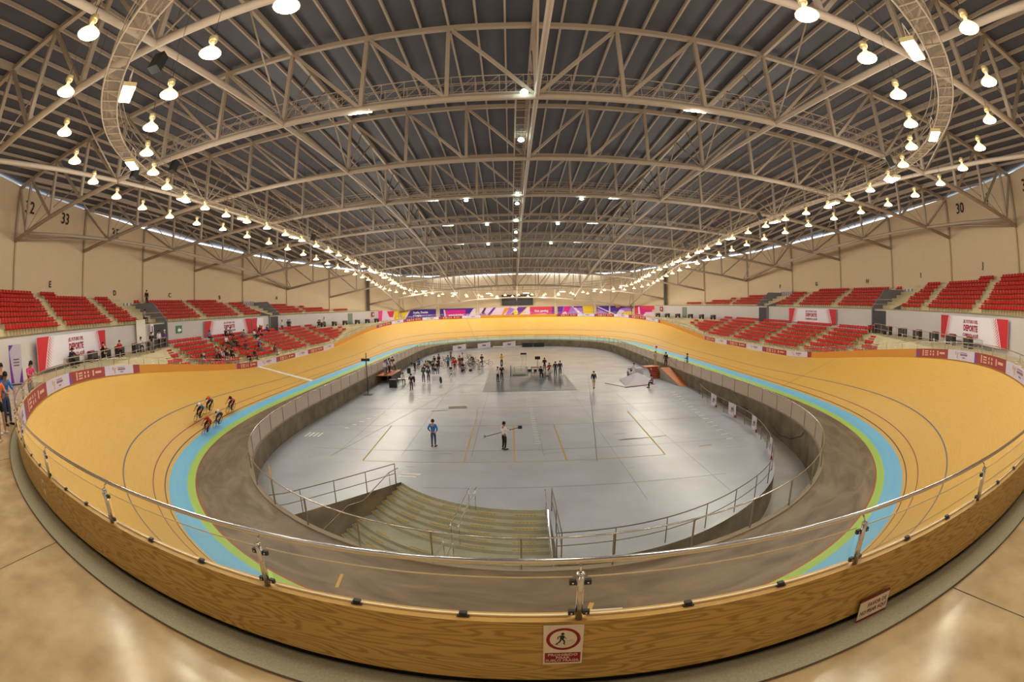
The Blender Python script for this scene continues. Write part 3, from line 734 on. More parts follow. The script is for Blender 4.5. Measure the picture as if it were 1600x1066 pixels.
for a in all_arcs:
    p0 = seg_arc(G0, a + .05, a + 2.306, .5); l1, h1 = p0.copy(), p0.copy(); l1[:, 2] += .585; h1[:, 2] += .90
    l1 -= [0, -55.6, 5.3]; h1 -= [0, -55.6, 5.3]
    if npan < 60:
        g = MB().strips([l1, h1], closed=False).build('glass_panel', M_glass, railing)
        if abs(a - 211.97) < 2.356 * 9:
            e = MB(); e.tube([tuple(v) for v in l1 - [0, 0, .012]], .009, 6); e.build('bottom_edge', mat('glass_edge_warm', hx(252, 238, 206), .3), g)
            e = MB(); e.tube([tuple(v) for v in h1], .0055, 5); e.build('top_edge', mat('glass_edge', hx(224, 204, 164), .3), g)
            for s_ in (1, 2):
                q, n_ = at_arc(RIM, a + 2.356 * s_ / 3); ang = math.atan2(n_[0], -n_[1]); k = MB(); c = rl((q[0] - n_[0] * .03, q[1] - n_[1] * .03, q[2] + .58))
                k.box(tuple(c), (.055, .035, .03), 0, ang); k.box((c.x, c.y, c.z - .012), (.085, .05, .006), 0, ang); k.build('clip', M_dark, g)
    else: far_mb.strips([l1, h1], closed=False)
    npan += 1
far_mb.build('glass_panel', M_glass, railing)['kind'] = 'stuff'
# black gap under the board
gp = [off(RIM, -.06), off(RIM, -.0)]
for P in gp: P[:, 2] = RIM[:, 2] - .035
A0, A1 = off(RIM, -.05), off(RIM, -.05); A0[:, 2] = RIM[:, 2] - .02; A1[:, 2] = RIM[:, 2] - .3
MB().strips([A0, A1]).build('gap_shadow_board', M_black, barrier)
# two signs on the board, a small plate
def sign_root(name, a, zc, lab, cat, out=.035):
    p, n_ = at_arc(RIM, a); r = empty(name, (p[0] + n_[0] * out, p[1] + n_[1] * out, zc), math.atan2(n_[0], -n_[1])); return tag(r, lab, cat)
def arc_near(x, y): return float(ARC[((RIM[:, 0] - x) ** 2 + (RIM[:, 1] - y) ** 2).argmin()])
def arc_exact(x, y):
    a = arc_near(x, y); c = np.linspace(a - .4, a + .4, 161); d = [np.hypot(*(at_arc(RIM, v)[0][:2] - [x, y])) for v in c]; return float(c[int(np.argmin(d))])
# viewer stands on the outside: local x runs along the board, local -y points to the viewer
s1 = sign_root('warning_sign', arc_exact(-1.14, -55.66), 5.075, 'white warning sign with red ring and walking figure on the plywood barrier', 'sign')
W_ = .275; H_ = .385
MB().box((0, -.002, 0), (W_, .004, H_)).build('plate', mat('sign_white', hx(226, 218, 206), .45), s1)
mb = MB(); n2 = 40; V = []
for i in range(n2):
    q = 2 * math.pi * i / n2; V += [(.118 * math.cos(q), -.0055, .06 + .107 * math.sin(q)), (.094 * math.cos(q), -.0055, .06 + .085 * math.sin(q))]
mb.add(V, [(2 * i, 2 * i + 1, (2 * i + 3) % (2 * n2), (2 * i + 2) % (2 * n2)) for i in range(n2)]); mb.build('red_ring', mat('sign_red', hx(140, 10, 30), .45), s1)
MB().box((0, -.0045, -.125), (.25, .003, .1)).build('red_field', mat('sign_red'), s1)
mb = MB()
def sil(P, y=-.0065): mb.add([(x, y, z) for x, z in P], [tuple(range(len(P)))])
sil([(-.006 + .012 * math.cos(t), .113 + .012 * math.sin(t)) for t in np.linspace(0, 5.9, 12)])
sil([(-.022, .095), (-.008, .101), (.004, .096), (.004, .07), (-.002, .055), (-.022, .055), (-.024, .075)])
for a_, b_, w_ in (((-.02, .094), (-.04, .078), .007), ((-.04, .078), (-.036, .06), .006), ((0, .094), (.008, .078), .007), ((.008, .078), (.022, .068), .006), ((-.016, .06), (-.026, .035), .011), ((-.026, .035), (-.05, .014), .009), ((-.004, .06), (.008, .036), .011), ((.008, .036), (.004, .012), .009), ((-.05, .014), (-.04, .012), .006), ((.004, .012), (.016, .01), .006)):
    dx, dz = b_[0] - a_[0], b_[1] - a_[1]; L_ = math.hypot(dx, dz); nx_, nz_ = -dz / L_ * w_ / 2, dx / L_ * w_ / 2; sil([(a_[0] + nx_, a_[1] + nz_), (b_[0] + nx_, b_[1] + nz_), (b_[0] - nx_, b_[1] - nz_), (a_[0] - nx_, a_[1] - nz_)])
mb.build('walking_figure', M_black, s1)
mb = MB()
for a_, b_ in (((-.08, .02), (.0, -.01)), ((-.075, .008), (.07, .055)), ((-.0, -.015), (.08, .035)), ((.02, .05), (.085, .032)), ((-.06, -.002), (.03, .028)), ((.03, .02), (.06, .05)), ((-.05, .0), (-.03, .016))):
    dx, dz = b_[0] - a_[0], b_[1] - a_[1]; L_ = math.hypot(dx, dz); nx_, nz_ = -dz / L_ * .0009, dx / L_ * .0009; mb.add([(a_[0] + nx_, -.005, a_[1] + nz_), (b_[0] + nx_, -.005, b_[1] + nz_), (b_[0] - nx_, -.005, b_[1] - nz_), (a_[0] - nx_, -.005, a_[1] - nz_)], [(0, 1, 2, 3)])
mb.build('grid_drawing', mat('sign_grey', hx(140, 130, 120), .5), s1)
for k, (t_, z_, sx_) in enumerate((('PROHIBIDO', -.095, 1.2), ('PISAR', -.124, 1.2), ('SUELO FRAGIL', -.153, 1.12))):
    text('lettering', t_, .033, mat('sign_white'), s1, (0, -.0075, z_), (math.pi / 2, 0, 0), .0003, sx=sx_, depth=.0005)
p2, n2_ = at_arc(RIM, arc_exact(1.73, -55.60)); s2 = tag(empty('floor_sign', (p2[0] + n2_[0] * .075, p2[1] + n2_[1] * .075, 4.745), math.atan2(n2_[0], -n2_[1])), 'small white and red sign leaning at the foot of the plywood barrier', 'sign')
s2.rotation_euler = (-.12, 0, math.atan2(n2_[0], -n2_[1])); 
MB().box((0, 0, 0), (.42, .006, .19)).build('plate', mat('sign_white'), s2)
MB().box((0, 0, .105), (.42, .007, .024)).build('top_band', mat('sign_red2', hx(126, 22, 26), .45), s2); MB().box((0, 0, -.105), (.42, .007, .024)).build('bottom_band', mat('sign_red2'), s2)
text('lettering', 'FAVOR DE', .062, mat('sign_red2'), s2, (.04, -.006, .032), (math.pi / 2, 0, 0), .0006, depth=.0006, sx=.95)
text('lettering', 'NO PISAR AQUÍ', .062, mat('sign_red2'), s2, (0.0, -.006, -.035), (math.pi / 2, 0, 0), .0006, depth=.0006, sx=.86)
s3 = sign_root('small_plate', 204.35, 5.02, 'small white plate screwed on the plywood barrier at its left end', 'plate', .036)
MB().box((0, 0, 0), (.08, .006, .24)).build('plate', M_white, s3); MB().box((0, -.004, .02), (.04, .003, .1)).build('print', M_dark, s3)
# ---------------------------------------------------------------- inner fence with cloudy screens
FR = off(FEN, -.02); fl_ = plan_len(FR)[-1]; nb = 86; pit = fl_ / nb
dF = plan_len(FR); QF = np.vstack([FR, FR[:1]])
def atF(s): s = s % dF[-1]; return np.array([np.interp(s, dF, QF[:, i]) for i in (0, 1)])
FO = Vector((0, -46, 0)); fence = tag(empty('inner_fence', FO), 'steel handrail fence with screens between the infield and the track apron', 'fence')
P = [tuple(Vector((*atF(s), 1.09)) - FO) for s in np.linspace(0, dF[-1], 320)[:-1]]
MB().tube(P, .028, 8, closed=True).build('handrail', M_inox, fence)
M_post = mat('fence_post', hx(150, 138, 120), .4, metal=.4)
gate = lambda x, y: False
for k in range(nb):
    a, b = atF(k * pit), atF((k + 1) * pit)
    MB().beam(Vector((*a, 0)) - FO, Vector((*a, 1.07)) - FO, .05, .05).build('post', M_post, fence)
    c = [atF(k * pit + pit * t) for t in np.linspace(.02, .98, 4)]
    clear = min(q[1] for q in c) < -38.5 or min(q[1] for q in c) > 22
    l1 = np.array([(*q, .02) for q in c]) - np.array(FO); h1 = np.array([(*q, 1.03) for q in c]) - np.array(FO)
    MB().strips([l1, h1], closed=False, smooth=False).build('screen_panel', M_glass if clear else M_poly, fence)
# ---------------------------------------------------------------- railings on the infield platform and stairs
def handrail_run(name, P, h, lab, post_step=2., mid=True, r=.024, m_=None, zlist=None):
    m_ = m_ or M_inox; P = np.array([(p[0], p[1], p[2] if len(p) > 2 else -1.3) for p in P], float)
    root = tag(empty(name, tuple(P[0])), lab, 'railing'); O = P[0]
    Q = resample(P, .5); MB().tube([tuple(q - O + [0, 0, h]) for q in Q], r, 8).build('top_rail', m_, root)
    if mid: MB().tube([tuple(q - O + [0, 0, h * .52]) for q in Q], r * .8, 6).build('middle_rail', m_, root)
    for q in resample(P, post_step): MB().tube([tuple(q - O), tuple(q - O + [0, 0, h])], r * .95, 8).build('post', m_, root)
    return root
M_rail2 = mat('dark_rail', hx(120, 110, 96), .45, metal=.3)
PLr = [(x - .12 if x > 12 else x - .05, y + .15) for x, y in PLAT[4:]]
handrail_run('platform_railing', [(x, y, -1.3) for x, y in PLr], 1.08, 'grey pipe railing along the curved infield edge above the ramp', 2.05, m_=M_rail2)
handrail_run('platform_railing', [(-7.35, -35.75, -1.3), (-8.95, -37.75, -1.3), (-11.2, -40.5, -1.3), (-12.1, -41.1, -1.3)], 1.08, 'grey pipe railing on the platform beside the stair wall', 2.0, m_=M_rail2)
handrail_run('platform_railing', [(.12, -43.4, -1.3), (.12, -41., -1.3), (.12, -39.1, -1.3)], 1.08, 'short pipe railing above the right side of the stairs', 2.2, m_=M_rail2)
def stair_rail(name, P, lab):
    r = tag(empty(name, P[0]), lab, 'handrail'); O = Vector(P[0]); MB().tube([Vector(p) - O for p in P], .024, 8).build('rail', M_inox, r)
    for p in (P[1], P[-2]): q = Vector(p) - O; MB().tube([q, q - Vector((0, 0, .95))], .018, 6).build('post', M_inox, r)
    return r
def zz_stair(r):
    if r < SR + 2.2: return -1.3 - .168 * max(0, (r - SR) / .33)
    if r < SR + 2.9: return -2.48
    return -2.48 - .168 * (r - SR - 2.86) / .33
for t, nm in ((.40, 'middle'), ):
    a = ANG0 + (ANG1 - ANG0) * t
    for s_ in (-.0, .035):
        stair_rail('stair_handrail', [(*arcp(r, a + s_), zz_stair(r) + .92) for r in (SR - .05, SR + .15, SR + 1., SR + 1.9, SR + 2.1)], 'pale handrail down the middle of the upper stair flight, %s of the pair' % ('right' if s_ == 0 else 'left'))
        stair_rail('stair_handrail', [(*arcp(r, a + .02 + s_), zz_stair(r) + .92) for r in (SR + 2.8, SR + 3.0, SR + 3.8, SR + 4.6, SR + 4.8)], 'pale handrail down the middle of the lower stair flight, %s of the pair' % ('right' if s_ == 0 else 'left'))
stair_rail('stair_handrail', [(-7.2, -35.75, -.45), (-7.55, -36.2, -.55), (-8.6, -37.5, -1.55), (-9.2, -38.2, -1.58), (-10.6, -40., -2.75), (-10.9, -40.4, -2.9)], 'bent handrail fixed to the concrete wall left of the stairs')
stair_rail('stair_handrail', [(-.15, -38.9, -.35), (-.15, -39.2, -.5), (-.15, -41., -1.55), (-.15, -42.3, -1.6), (-.15, -44.2, -2.7), (-.15, -44.6, -2.8)], 'pale handrail down the right side of the stairs')
# printed cloths hung on the platform railing
for (x, y, rz, w_, lb) in ((14.95, -20.2, 1.5, 1.5, 'first from the wooden ramp'), (15.4, -24.2, 1.55, 1.6, 'second from the wooden ramp'), (15.25, -29.2, 1.4, 1.5, 'third from the wooden ramp'), (13.5, -34.4, 1.2, 2.2, 'nearest the camera')):
    i = int(((np.array(PLr) - [x, y]) ** 2).sum(1).argmin()); c = PLr[i]; b_ = PLr[min(i + 1, len(PLr) - 1)]; ang = math.atan2(b_[1] - c[1], b_[0] - c[0])
    n_ = Vector((math.sin(ang), -math.cos(ang), 0)); o = empty('hanging_cloth', (c[0] - n_.x * -.05, c[1] - n_.y * -.05, -1.3), ang)
    P = np.array([(t * w_, .04 * math.sin(t * 9), 0) for t in np.linspace(-.5, .5, 12)]); lo, hi = P.copy(), P.copy(); lo[:, 2] = .12; hi[:, 2] = 1.12
    MB().strips([lo, hi], closed=False).build('cloth', mat('cloth_white', hx(232, 224, 232), .7), o); k = MB()
    k.box((.1, -.06, .7), (.3, .004, .2)); k.box((-.05, .06, .7), (.3, .004, .2)); k.box((0, -.06, .5), (.5, .004, .06)); k.box((0, .06, .5), (.5, .004, .06)); k.build('print', M_ink, o)
    k = MB(); k.box((w_ * .42, 0, .22), (.22, .1, .2)); k.build('corner_print', M_maroon, o)
    tag(o, 'white printed cloth on the curved infield railing, ' + lb, 'banner')
# ---------------------------------------------------------------- grey inner wall, upper stands
GS = resample(GREY, .8); gn = np.gradient(GS, axis=0); gn = np.stack([gn[:, 1], -gn[:, 0]], 1); gn /= np.hypot(*gn.T)[:, None]
for s_, nm in ((-1, 'left'), (1, 'right')):
    P = GS * [s_, 1]; A, B = np.c_[P, np.full(len(P), 3.)], np.c_[P, np.full(len(P), 7.02)]
    tag(MB().strips([A, B], closed=False, smooth=False).build('wall_grey_' + nm, M_grey), kind='structure')
    lines = []; no = 9; zprev = None; nn = gn * [s_, 1]
    oo = [(0, 7.02), (.0, 7.12), (.55, 7.12)]
    for k in range(8): oo += [(.56 + .86 * k, 7.12 + .40 * (k + (k > 0) * 0)), (.55 + .86 * (k + 1), 7.12 + .40 * k)]
    lastz = None
    for o_, z_ in oo:
        Q = P + nn * o_; L = np.c_[Q, np.full(len(Q), z_)]
        for i in range(len(L)):
            lim = wall_x(L[i, 1]) - .04
            if abs(L[i, 0]) > lim:
                L[i, 0] = s_ * lim
                if lastz is not None: L[i, 2] = lastz[i]
        lastz = L[:, 2].copy(); lines.append(L)
    tag(MB().strips(lines, closed=False, smooth=False).build('floor_upper_stand_' + nm, M_stand), kind='structure')
    MB().tube([(p[0] - nn[i][0] * .05, p[1] - nn[i][1] * .05, 7.1) for i, p in enumerate(P)], .05, 5).build('edge_trim', mat('edge_trim', hx(150, 140, 110), .6), bpy.data.objects['wall_grey_' + nm])
# ---------------------------------------------------------------- seats
def seat_mesh(mb, c, a, sc=1.):
    """a red bucket seat; c its foot, a the direction it faces"""
    co, si = math.cos(a), math.sin(a)
    def tr(P): return [(c[0] + x * co - y * si, c[1] + x * si + y * co, c[2] + z) for x, y, z in P]
    w = .215; V = []; F = []
    for zz_, yy, ww in ((.32, -.20, w * .9), (.52, -.23, w), (.66, -.26, w * .85)):
        V += [(-ww, yy - .02, zz_), (ww, yy - .02, zz_), (ww * .95, yy + .03, zz_), (0, yy + .0, zz_), (-ww * .95, yy + .03, zz_)]
    for r in (0, 1):
        for j in range(5): F.append((r * 5 + j, r * 5 + (j + 1) % 5, r * 5 + 5 + (j + 1) % 5, r * 5 + 5 + j))
    F.append((14, 13, 12, 11, 10)); F.append((0, 1, 2, 3, 4)); mb.add(tr(V), F, 0)
    V = [(-w, -.2, .32), (w, -.2, .32), (w * .92, .14, .37), (-w * .92, .14, .37), (-w, -.2, .36), (w, -.2, .36), (w * .92, .14, .42), (-w * .92, .14, .42)]
    mb.add(tr(V), [(3, 2, 1, 0), (4, 5, 6, 7), (0, 1, 5, 4), (1, 2, 6, 5), (2, 3, 7, 6), (3, 0, 4, 7)], 0)
    V = [(-.04, -.2, .0), (.04, -.2, .0), (.04, -.1, .0), (-.04, -.1, .0), (-.04, -.2, .36), (.04, -.2, .36), (.04, -.1, .36), (-.04, -.1, .36)]
    mb.add(tr(V), [(0, 1, 5, 4), (1, 2, 6, 5), (2, 3, 7, 6), (3, 0, 4, 7)], 1)
AISLE = [-44., -34.6, -25.2, -15.8, -6.5, 2.9, 12.3, 21.7, 31.]
seats = []   # (dist, x, y, z, facing, label place)
CAM2 = (-1.456, -58.361)
for s_ in (-1, 1):
    nn = gn * [s_, 1]
    for k in range(8):
        P = GS * [s_, 1] + nn * (1.05 + .86 * k); Q = resample(P, .52)
        for i in range(len(Q) - 1):
            x, y = Q[i]
            if abs(x) > wall_x(y) - .45 or y < -52 or y > 36.5: continue
            if any(abs(y - a - .25 * k) < .75 for a in AISLE): continue
            if -20.8 < y < -16.2 or 8.2 < y < 12.4: continue
            t = Q[i + 1] - Q[i]; f = math.atan2(t[1], t[0]) + (0 if s_ > 0 else math.pi)
            f = math.atan2(-s_ * 0 + 0, 1) * 0 + (math.pi / 2 if s_ > 0 else -math.pi / 2) + (math.atan2(t[1], t[0]) - math.pi / 2) if True else f
            seats.append((math.hypot(x - CAM2[0], y - CAM2[1]), x, y, 7.12 + .40 * k, f, ('left' if s_ < 0 else 'right') + ' upper stand'))
LA = [-31., -20., -11.6, -2.2, 7.4, 17., 26.5]
for s_ in (-1, 1):
    for k in range(NROW):
        L = off(RIM, 1.45 + .86 * k + .32); idx = [i for i in range(N) if L[i, 0] * s_ > 20 and abs(L[i, 1]) < 40]
        idx.sort(key=lambda i: L[i, 1]); Q = resample(np.array([L[i] for i in idx]), .5)
        for i in range(len(Q) - 1):
            x, y = Q[i][:2]; rz_ = Q[i][2]
            if rowz(k) < rz_ + .02 or 1.45 + .86 * k + .5 > o_lim(y - .3): continue
            if y > 33 - k or (k >= 5 and y > 20.5): continue
            if any(abs(y - a) < .75 for a in LA): continue
            t = Q[i + 1] - Q[i]; f = (math.pi / 2 if s_ > 0 else -math.pi / 2) + (math.atan2(t[1], t[0]) - math.pi / 2)
            seats.append((math.hypot(x - CAM2[0], y - CAM2[1]), x, y, rowz(k), f, ('left' if s_ < 0 else 'right') + ' lower stand'))
occupied = []
seats.sort(); seats = [q for q in seats if q[1] * 1. and abs(math.atan2(q[1] - CAM2[0], q[2] - CAM2[1])) < math.radians(64)]
_sb = None
for q in seats[:300]:
    if _sb is None:
        _sb = MB(); seat_mesh(_sb, (0, 0, 0), 0); o = _sb.build('stadium_seat', [M_red, M_stand]); _so = o
    else: o = _so.copy(); COL.objects.link(o)
    o.location = q[1:4]; o.rotation_euler = (0, 0, q[4]); tag(o, 'red plastic bucket seat in the rows of the ' + q[5], 'seat', 'red seats of the ' + q[5])
mb = MB()
for q in seats[300:]: seat_mesh(mb, q[1:4], q[4])
tag(mb.build('stadium_seats', [M_red, M_stand]), 'rows of red plastic seats filling the rest of the stands', 'seats', kind='stuff')
# aisle steps as slightly paler runs and low rails at the aisles
def rail_piece(pts, lab, name='aisle_handrail', post=True, m_=M_steel, r=.025):
    O = Vector(pts[0]); ro = tag(empty(name, O), lab, 'handrail'); MB().tube([Vector(p) - O for p in pts], r, 6).build('rail', m_, ro)
    return ro
for s_ in (-1, 1):
    nm = 'left' if s_ < 0 else 'right'
    for a in LA[1:-1]:
        P = [(s_ * (28.7 + 1.9 + .86 * k), a + .3, rowz(k) + .9) for k in (1, 3)]
        ro = rail_piece(P, 'pale handrail beside an aisle of the %s lower stand' % nm); ro['group'] = 'aisle handrails, %s lower stand' % nm
        MB().tube([(0, 0, 0), (0, 0, -.9)], .02, 5).build('post', M_steel, ro); MB().tube([Vector(P[1]) - Vector(P[0]), Vector(P[1]) - Vector(P[0]) - Vector((0, 0, .9))], .02, 5).build('post', M_steel, ro)
    # railing along the edge of the upper concourse above the barrier end, and in front of the tables
    # entrance boxes in the stands
    for (y0, y1, tag_) in ((-20.4, -16.6, 'nearer'), (8.6, 12.0, 'farther')):
        xg = np.interp((y0 + y1) / 2, [g[1] for g in GREY], [g[0] for g in GREY]); xw = wall_x(y0) - .2
        o = tag(empty('stand_entrance', (s_ * xg, (y0 + y1) / 2, 4.62)), 'grey walled stair entrance cut into the %s upper stand, the %s one' % (nm, tag_), 'entrance'); O = np.array([s_ * xg, (y0 + y1) / 2, 4.62])
        for yy in (y0, y1):
            hi_ = 9.3 if yy == y1 else 8.1
            mb = MB(); x0, x1, x2 = s_ * (xg - .12), s_ * (xg + (2.2 if yy == y1 else 3.)), s_ * (xw - .3)
            V = [(x0, yy - .08, 4.62), (x2, yy - .08, 4.62), (x2, yy - .08, hi_), (x1, yy - .08, hi_), (x0, yy - .08, 7.2)]; V = [tuple(np.array(v) - O) for v in V]; V2 = [(a, b + .16, c) for a, b, c in V]
            mb.add(V + V2, [(0, 1, 2, 3, 4), (9, 8, 7, 6, 5)] + [(i, (i + 1) % 5, 5 + (i + 1) % 5, 5 + i) for i in range(5)]); mb.build('side_wall', mat('blue_grey', hx(130, 132, 142), .6), o)
        mb = MB(); mb.box((s_ * (xw - .5 - xg), 0, 3.5), (.1, y1 - y0, 2.9)); mb.build('back_wall', mat('pale_panel', hx(214, 206, 204), .6), o)
        mb = MB(); 
        for q in range(6): mb.box((s_ * (xw - .62 - xg), (y0 - y1) / 2 + (q + .5) * (y1 - y0) / 6, 4.2), (.05, .12, 1.3))
        mb.build('window_bars', mat('bar_mauve', hx(140, 110, 120), .6), o)
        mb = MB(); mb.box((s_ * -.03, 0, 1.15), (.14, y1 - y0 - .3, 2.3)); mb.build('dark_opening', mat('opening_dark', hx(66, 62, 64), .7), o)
        mb = MB(); mb.tube([(0, (y0 - y1) / 2, 3.5), (0, (y1 - y0) / 2, 3.5)], .03, 6); mb.tube([(0, (y0 - y1) / 2, 3.0), (0, (y1 - y0) / 2, 3.0)], .02, 6); mb.build('guard_rail', M_steel, o)
for s_, nm in ((-1, 'finish line side'), (1, 'side opposite the finish line')):
    P = [(s_ * x, y, ZC) for x, y in ((25.4, -41.3), (26.9, -37.4), (28.6, -33.9), (29.7, -30.6), (32.6, -25.2), (35.6, -19.4))]
    handrail_run('concourse_railing', P, 1.02, 'pale pipe railing in front of the concourse tables on the ' + nm, 2.6, m_=M_steel)
# ---------------------------------------------------------------- printed banners on the grey walls
def grey_pt(s_, y):
    x = float(np.interp(y, [g[1] for g in GREY], [g[0] for g in GREY])); return np.array([s_ * x, y])
def frame_panel(name, p0, p1, z0, lab, cat='banner', gap=.05):
    """empty at the middle of the lower edge; local x from p0 to p1 as seen from the hall, local -y towards the hall"""
    p0, p1 = np.array(p0), np.array(p1); d = p1 - p0; a = math.atan2(d[1], d[0]); c = (p0 + p1) / 2; n_ = np.array([math.sin(a), -math.cos(a)])
    o = empty(name, (c[0] + n_[0] * gap, c[1] + n_[1] * gap, z0), a); tag(o, lab, cat); return o, float(np.hypot(*d))
def flat(mb, P, y=-.02, mi=0): mb.add([(x, y, z) for x, z in P], [tuple(range(len(P)))], mi)
M_bwhite = mat('banner_white', hx(234, 228, 240), .6); M_bred = mat('banner_red', hx(200, 16, 34), .6); M_bmag = mat('banner_crimson', hx(160, 16, 60), .6)
def slogan(s_, y0, y1, z0, z1, lab):
    a, b = (grey_pt(s_, y0), grey_pt(s_, y1)) if s_ < 0 else (grey_pt(s_, y1), grey_pt(s_, y0))
    gap = .12 + (.35 if abs(y1 - y0) > 11.5 and y0 < -25 else .1)
    o, L_ = frame_panel('slogan_banner', a, b, z0, lab, gap=gap); H = z1 - z0
    MB().box((0, 0, H / 2), (L_, .03, H)).build('cloth', M_bwhite, o)
    mb = MB(); e = L_ * .075
    flat(mb, [(-L_ / 2, 0), (-L_ / 2 + e * 1.0, 0), (-L_ / 2 + e * 1.9, H), (-L_ / 2, H)]); flat(mb, [(L_ / 2 - e * 1.0, 0), (L_ / 2, 0), (L_ / 2, H), (L_ / 2 - e * 1.9, H)])
    for sg in (-1, 1):
        for c in range(5):
            for r in range(12):
                z = H * (r + .5) / 12 + (H / 24 if c % 2 else 0)
                if z > H - .05: continue
                x = sg * (L_ / 2 - e * (1.15 + .9 * z / H) - .17 * c - .04); rr = .085 - .014 * c
                mb.add([(x + rr * math.cos(t) * .8, -.022, z + rr * 1.1 * math.sin(t)) for t in np.linspace(0, 2 * math.pi, 7)[:-1]], [tuple(range(6))])
    mb.build('dot_pattern', M_bred, o)
    c_ = 0.
    text('lettering', '¡EL FUTURO DEL', H * .17, M_bmag, o, (c_, -.03, H * .80), (math.pi / 2, 0, 0), .01, sx=1.15); text('lettering', 'DEPORTE', H * .31, M_bmag, o, (c_, -.03, H * .54), (math.pi / 2, 0, 0), .03, sx=1.06)
    text('lettering', 'COMIENZA AQUÍ!', H * .17, M_bmag, o, (c_, -.03, H * .27), (math.pi / 2, 0, 0), .012, sx=1.12)
    return o
slogan(-1, -41.2, -29.4, 4.85, 6.85, 'white and red slogan banner on the left grey wall, nearest the camera')
slogan(-1, -8.4, 3.2, 4.95, 6.85, 'white and red slogan banner behind the spectators on the left')
slogan(1, -41.4, -30.1, 4.95, 6.85, 'white and red slogan banner on the right grey wall above the tables')
slogan(1, -8.8, 2.6, 5.0, 6.9, 'white and red slogan banner behind the empty right lower stand')
o, L_ = frame_panel('event_banner', grey_pt(-1, 3.4), grey_pt(-1, 6.6), 4.95, 'smaller red and white event banner beside the slogan banner on the left', gap=.25)
MB().box((0, 0, .95), (L_, .03, 1.9)).build('cloth', M_bwhite, o); mb = MB(); flat(mb, [(-L_ / 2, 0), (0, 0), (-.3, .9), (-.1, 1.9), (-L_ / 2, 1.9)]); flat(mb, [(.3, .2), (1.2, .1), (1.4, .8), (.5, .7)]); mb.build('print', M_bred, o)
# coloured banners on the far wall
pal = dict(pk=hx(238, 60, 150), mg=hx(224, 8, 150), pu=hx(104, 36, 170), vi=hx(66, 24, 150), ye=hx(252, 214, 20), or_=hx(248, 150, 30), wh=hx(240, 214, 240), rd=hx(226, 60, 84), lv=hx(176, 120, 220), ng=hx(88, 30, 92))
PM = {k: mat('print_' + k, c, .6) for k, c in pal.items()}
def art(name, p0, p1, base, shapes, lab, words=(), z0=4.75, z1=7.0, gap=.12):
    o, L_ = frame_panel(name, p0, p1, z0, lab, gap=gap); H = z1 - z0; MB().box((0, 0, H / 2), (L_, .03, H)).build('cloth', PM[base], o)
    by = {}
    for i, (m_, P) in enumerate(shapes): by.setdefault(m_, []).append((i, P))
    for m_, L2 in by.items():
        mb = MB()
        for i, P in L2: flat(mb, [((x - .5) * L_, z * H) for x, z in P], -.02 - .004 * i)
        mb.build('print', PM[m_], o)
    for (t_, x, z, sz) in words: text('lettering', t_, sz, mat('banner_white'), o, ((x - .5) * L_, -.08, z * H), (math.pi / 2, 0, 0), .03, 'LEFT')
    return o
def lerp(a, b, t): return np.array(a) + (np.array(b) - np.array(a)) * t
def circ(x, z, rx_, rz_): return [(x + rx_ * math.cos(t), z + rz_ * math.sin(t)) for t in np.linspace(0, 2 * math.pi, 13)[:-1]]
c0, c1, c2, c3, c4 = (27.6, 54.4), (19.2, 60.3), (9.6, 61.7), (0., 61.8), (32.4, 43.1)
L = lambda p: (-p[0], p[1])
art('wall_banner', L((31., 46.6)), lerp(L(c0), L(c4), .04), 'wh', [('pk', [(0, 0), (.2, 0), (.25, 1), (0, 1)]), ('rd', [(.45, .95), (.8, .95), (.72, .3), (.55, .35)]), ('ye', [(.75, 0), (1, 0), (1, 1), (.82, 1)]), ('wh', circ(.33, .5, .1, .35))], 'pink, white and yellow printed banner at the left end of the far wall')
art('wall_banner', lerp(L(c0), L(c1), .05), lerp(L(c0), L(c1), .94), 'vi', [('ye', [(0, 0), (.05, 0), (.24, 1), (0, 1)]), ('wh', [(.05, 0), (.1, 0), (.27, 1), (.23, 1)]), ('lv', [(.12, .1), (.4, .32), (1, .35), (1, .42), (.4, .4)])], 'violet banner with white words on the far wall', [('Sueña, Decide', .33, .68, .68), ('y Logra.', .33, .38, .68)])
art('wall_banner', lerp(L(c1), L(c2), .05), lerp(L(c1), L(c2), .95), 'vi', [('mg', [(.12, .0), (.7, 0), (.72, .85), (.12, .85)]), ('wh', [(.12, .1), (.17, .1), (.14, .9), (.1, .9)]), ('wh', [(.8, 0), (1, 0), (1, 1), (.93, .9), (.84, .4)]), ('lv', [(.72, .1), (.8, .1), (.86, .4), (.72, .35)]), ('wh', [(.24, .22), (.66, .22), (.66, .34), (.24, .34)])], 'violet and magenta banner on the far wall, left of the dark screen')
art('wall_banner', lerp(L(c2), L(c3), .05), (3.2, 61.8), 'wh', [('lv', [(0, 0), (.18, 0), (.1, .5), (.0, .4)]), ('pu', [(.12, 0), (.2, .1), (.33, 1), (.28, 1)]), ('ng', [(.03, .4), (.1, 1), (.14, 1), (.08, .3)]), ('or_', [(.42, 0), (.5, .9), (.62, 1), (.46, .1)]), ('ye', [(.62, .0), (.8, .0), (.98, 1), (.9, 1)]), ('pu', [(.6, .1), (.78, 1), (.95, 1), (.78, .1)]), ('ye', circ(.72, .45, .05, .3)), ('lv', [(.5, 0), (.58, 0), (.7, .8), (.6, 1)])], 'white banner with purple and orange shapes below the dark screen')
art('wall_banner', (3.3, 61.78), (9.2, 61.7), 'mg', [('rd', [(0, .55), (1, .6), (1, 1), (0, 1)]), ('pu', [(.88, 0), (1, 0), (1, 1), (.94, 1)]), ('wh', [(.2, .05), (.72, .05), (.66, .25), (.2, .2)])], 'magenta banner with white words right of the dark screen', [('Con gaming', .18, .55, .7)], gap=.14)
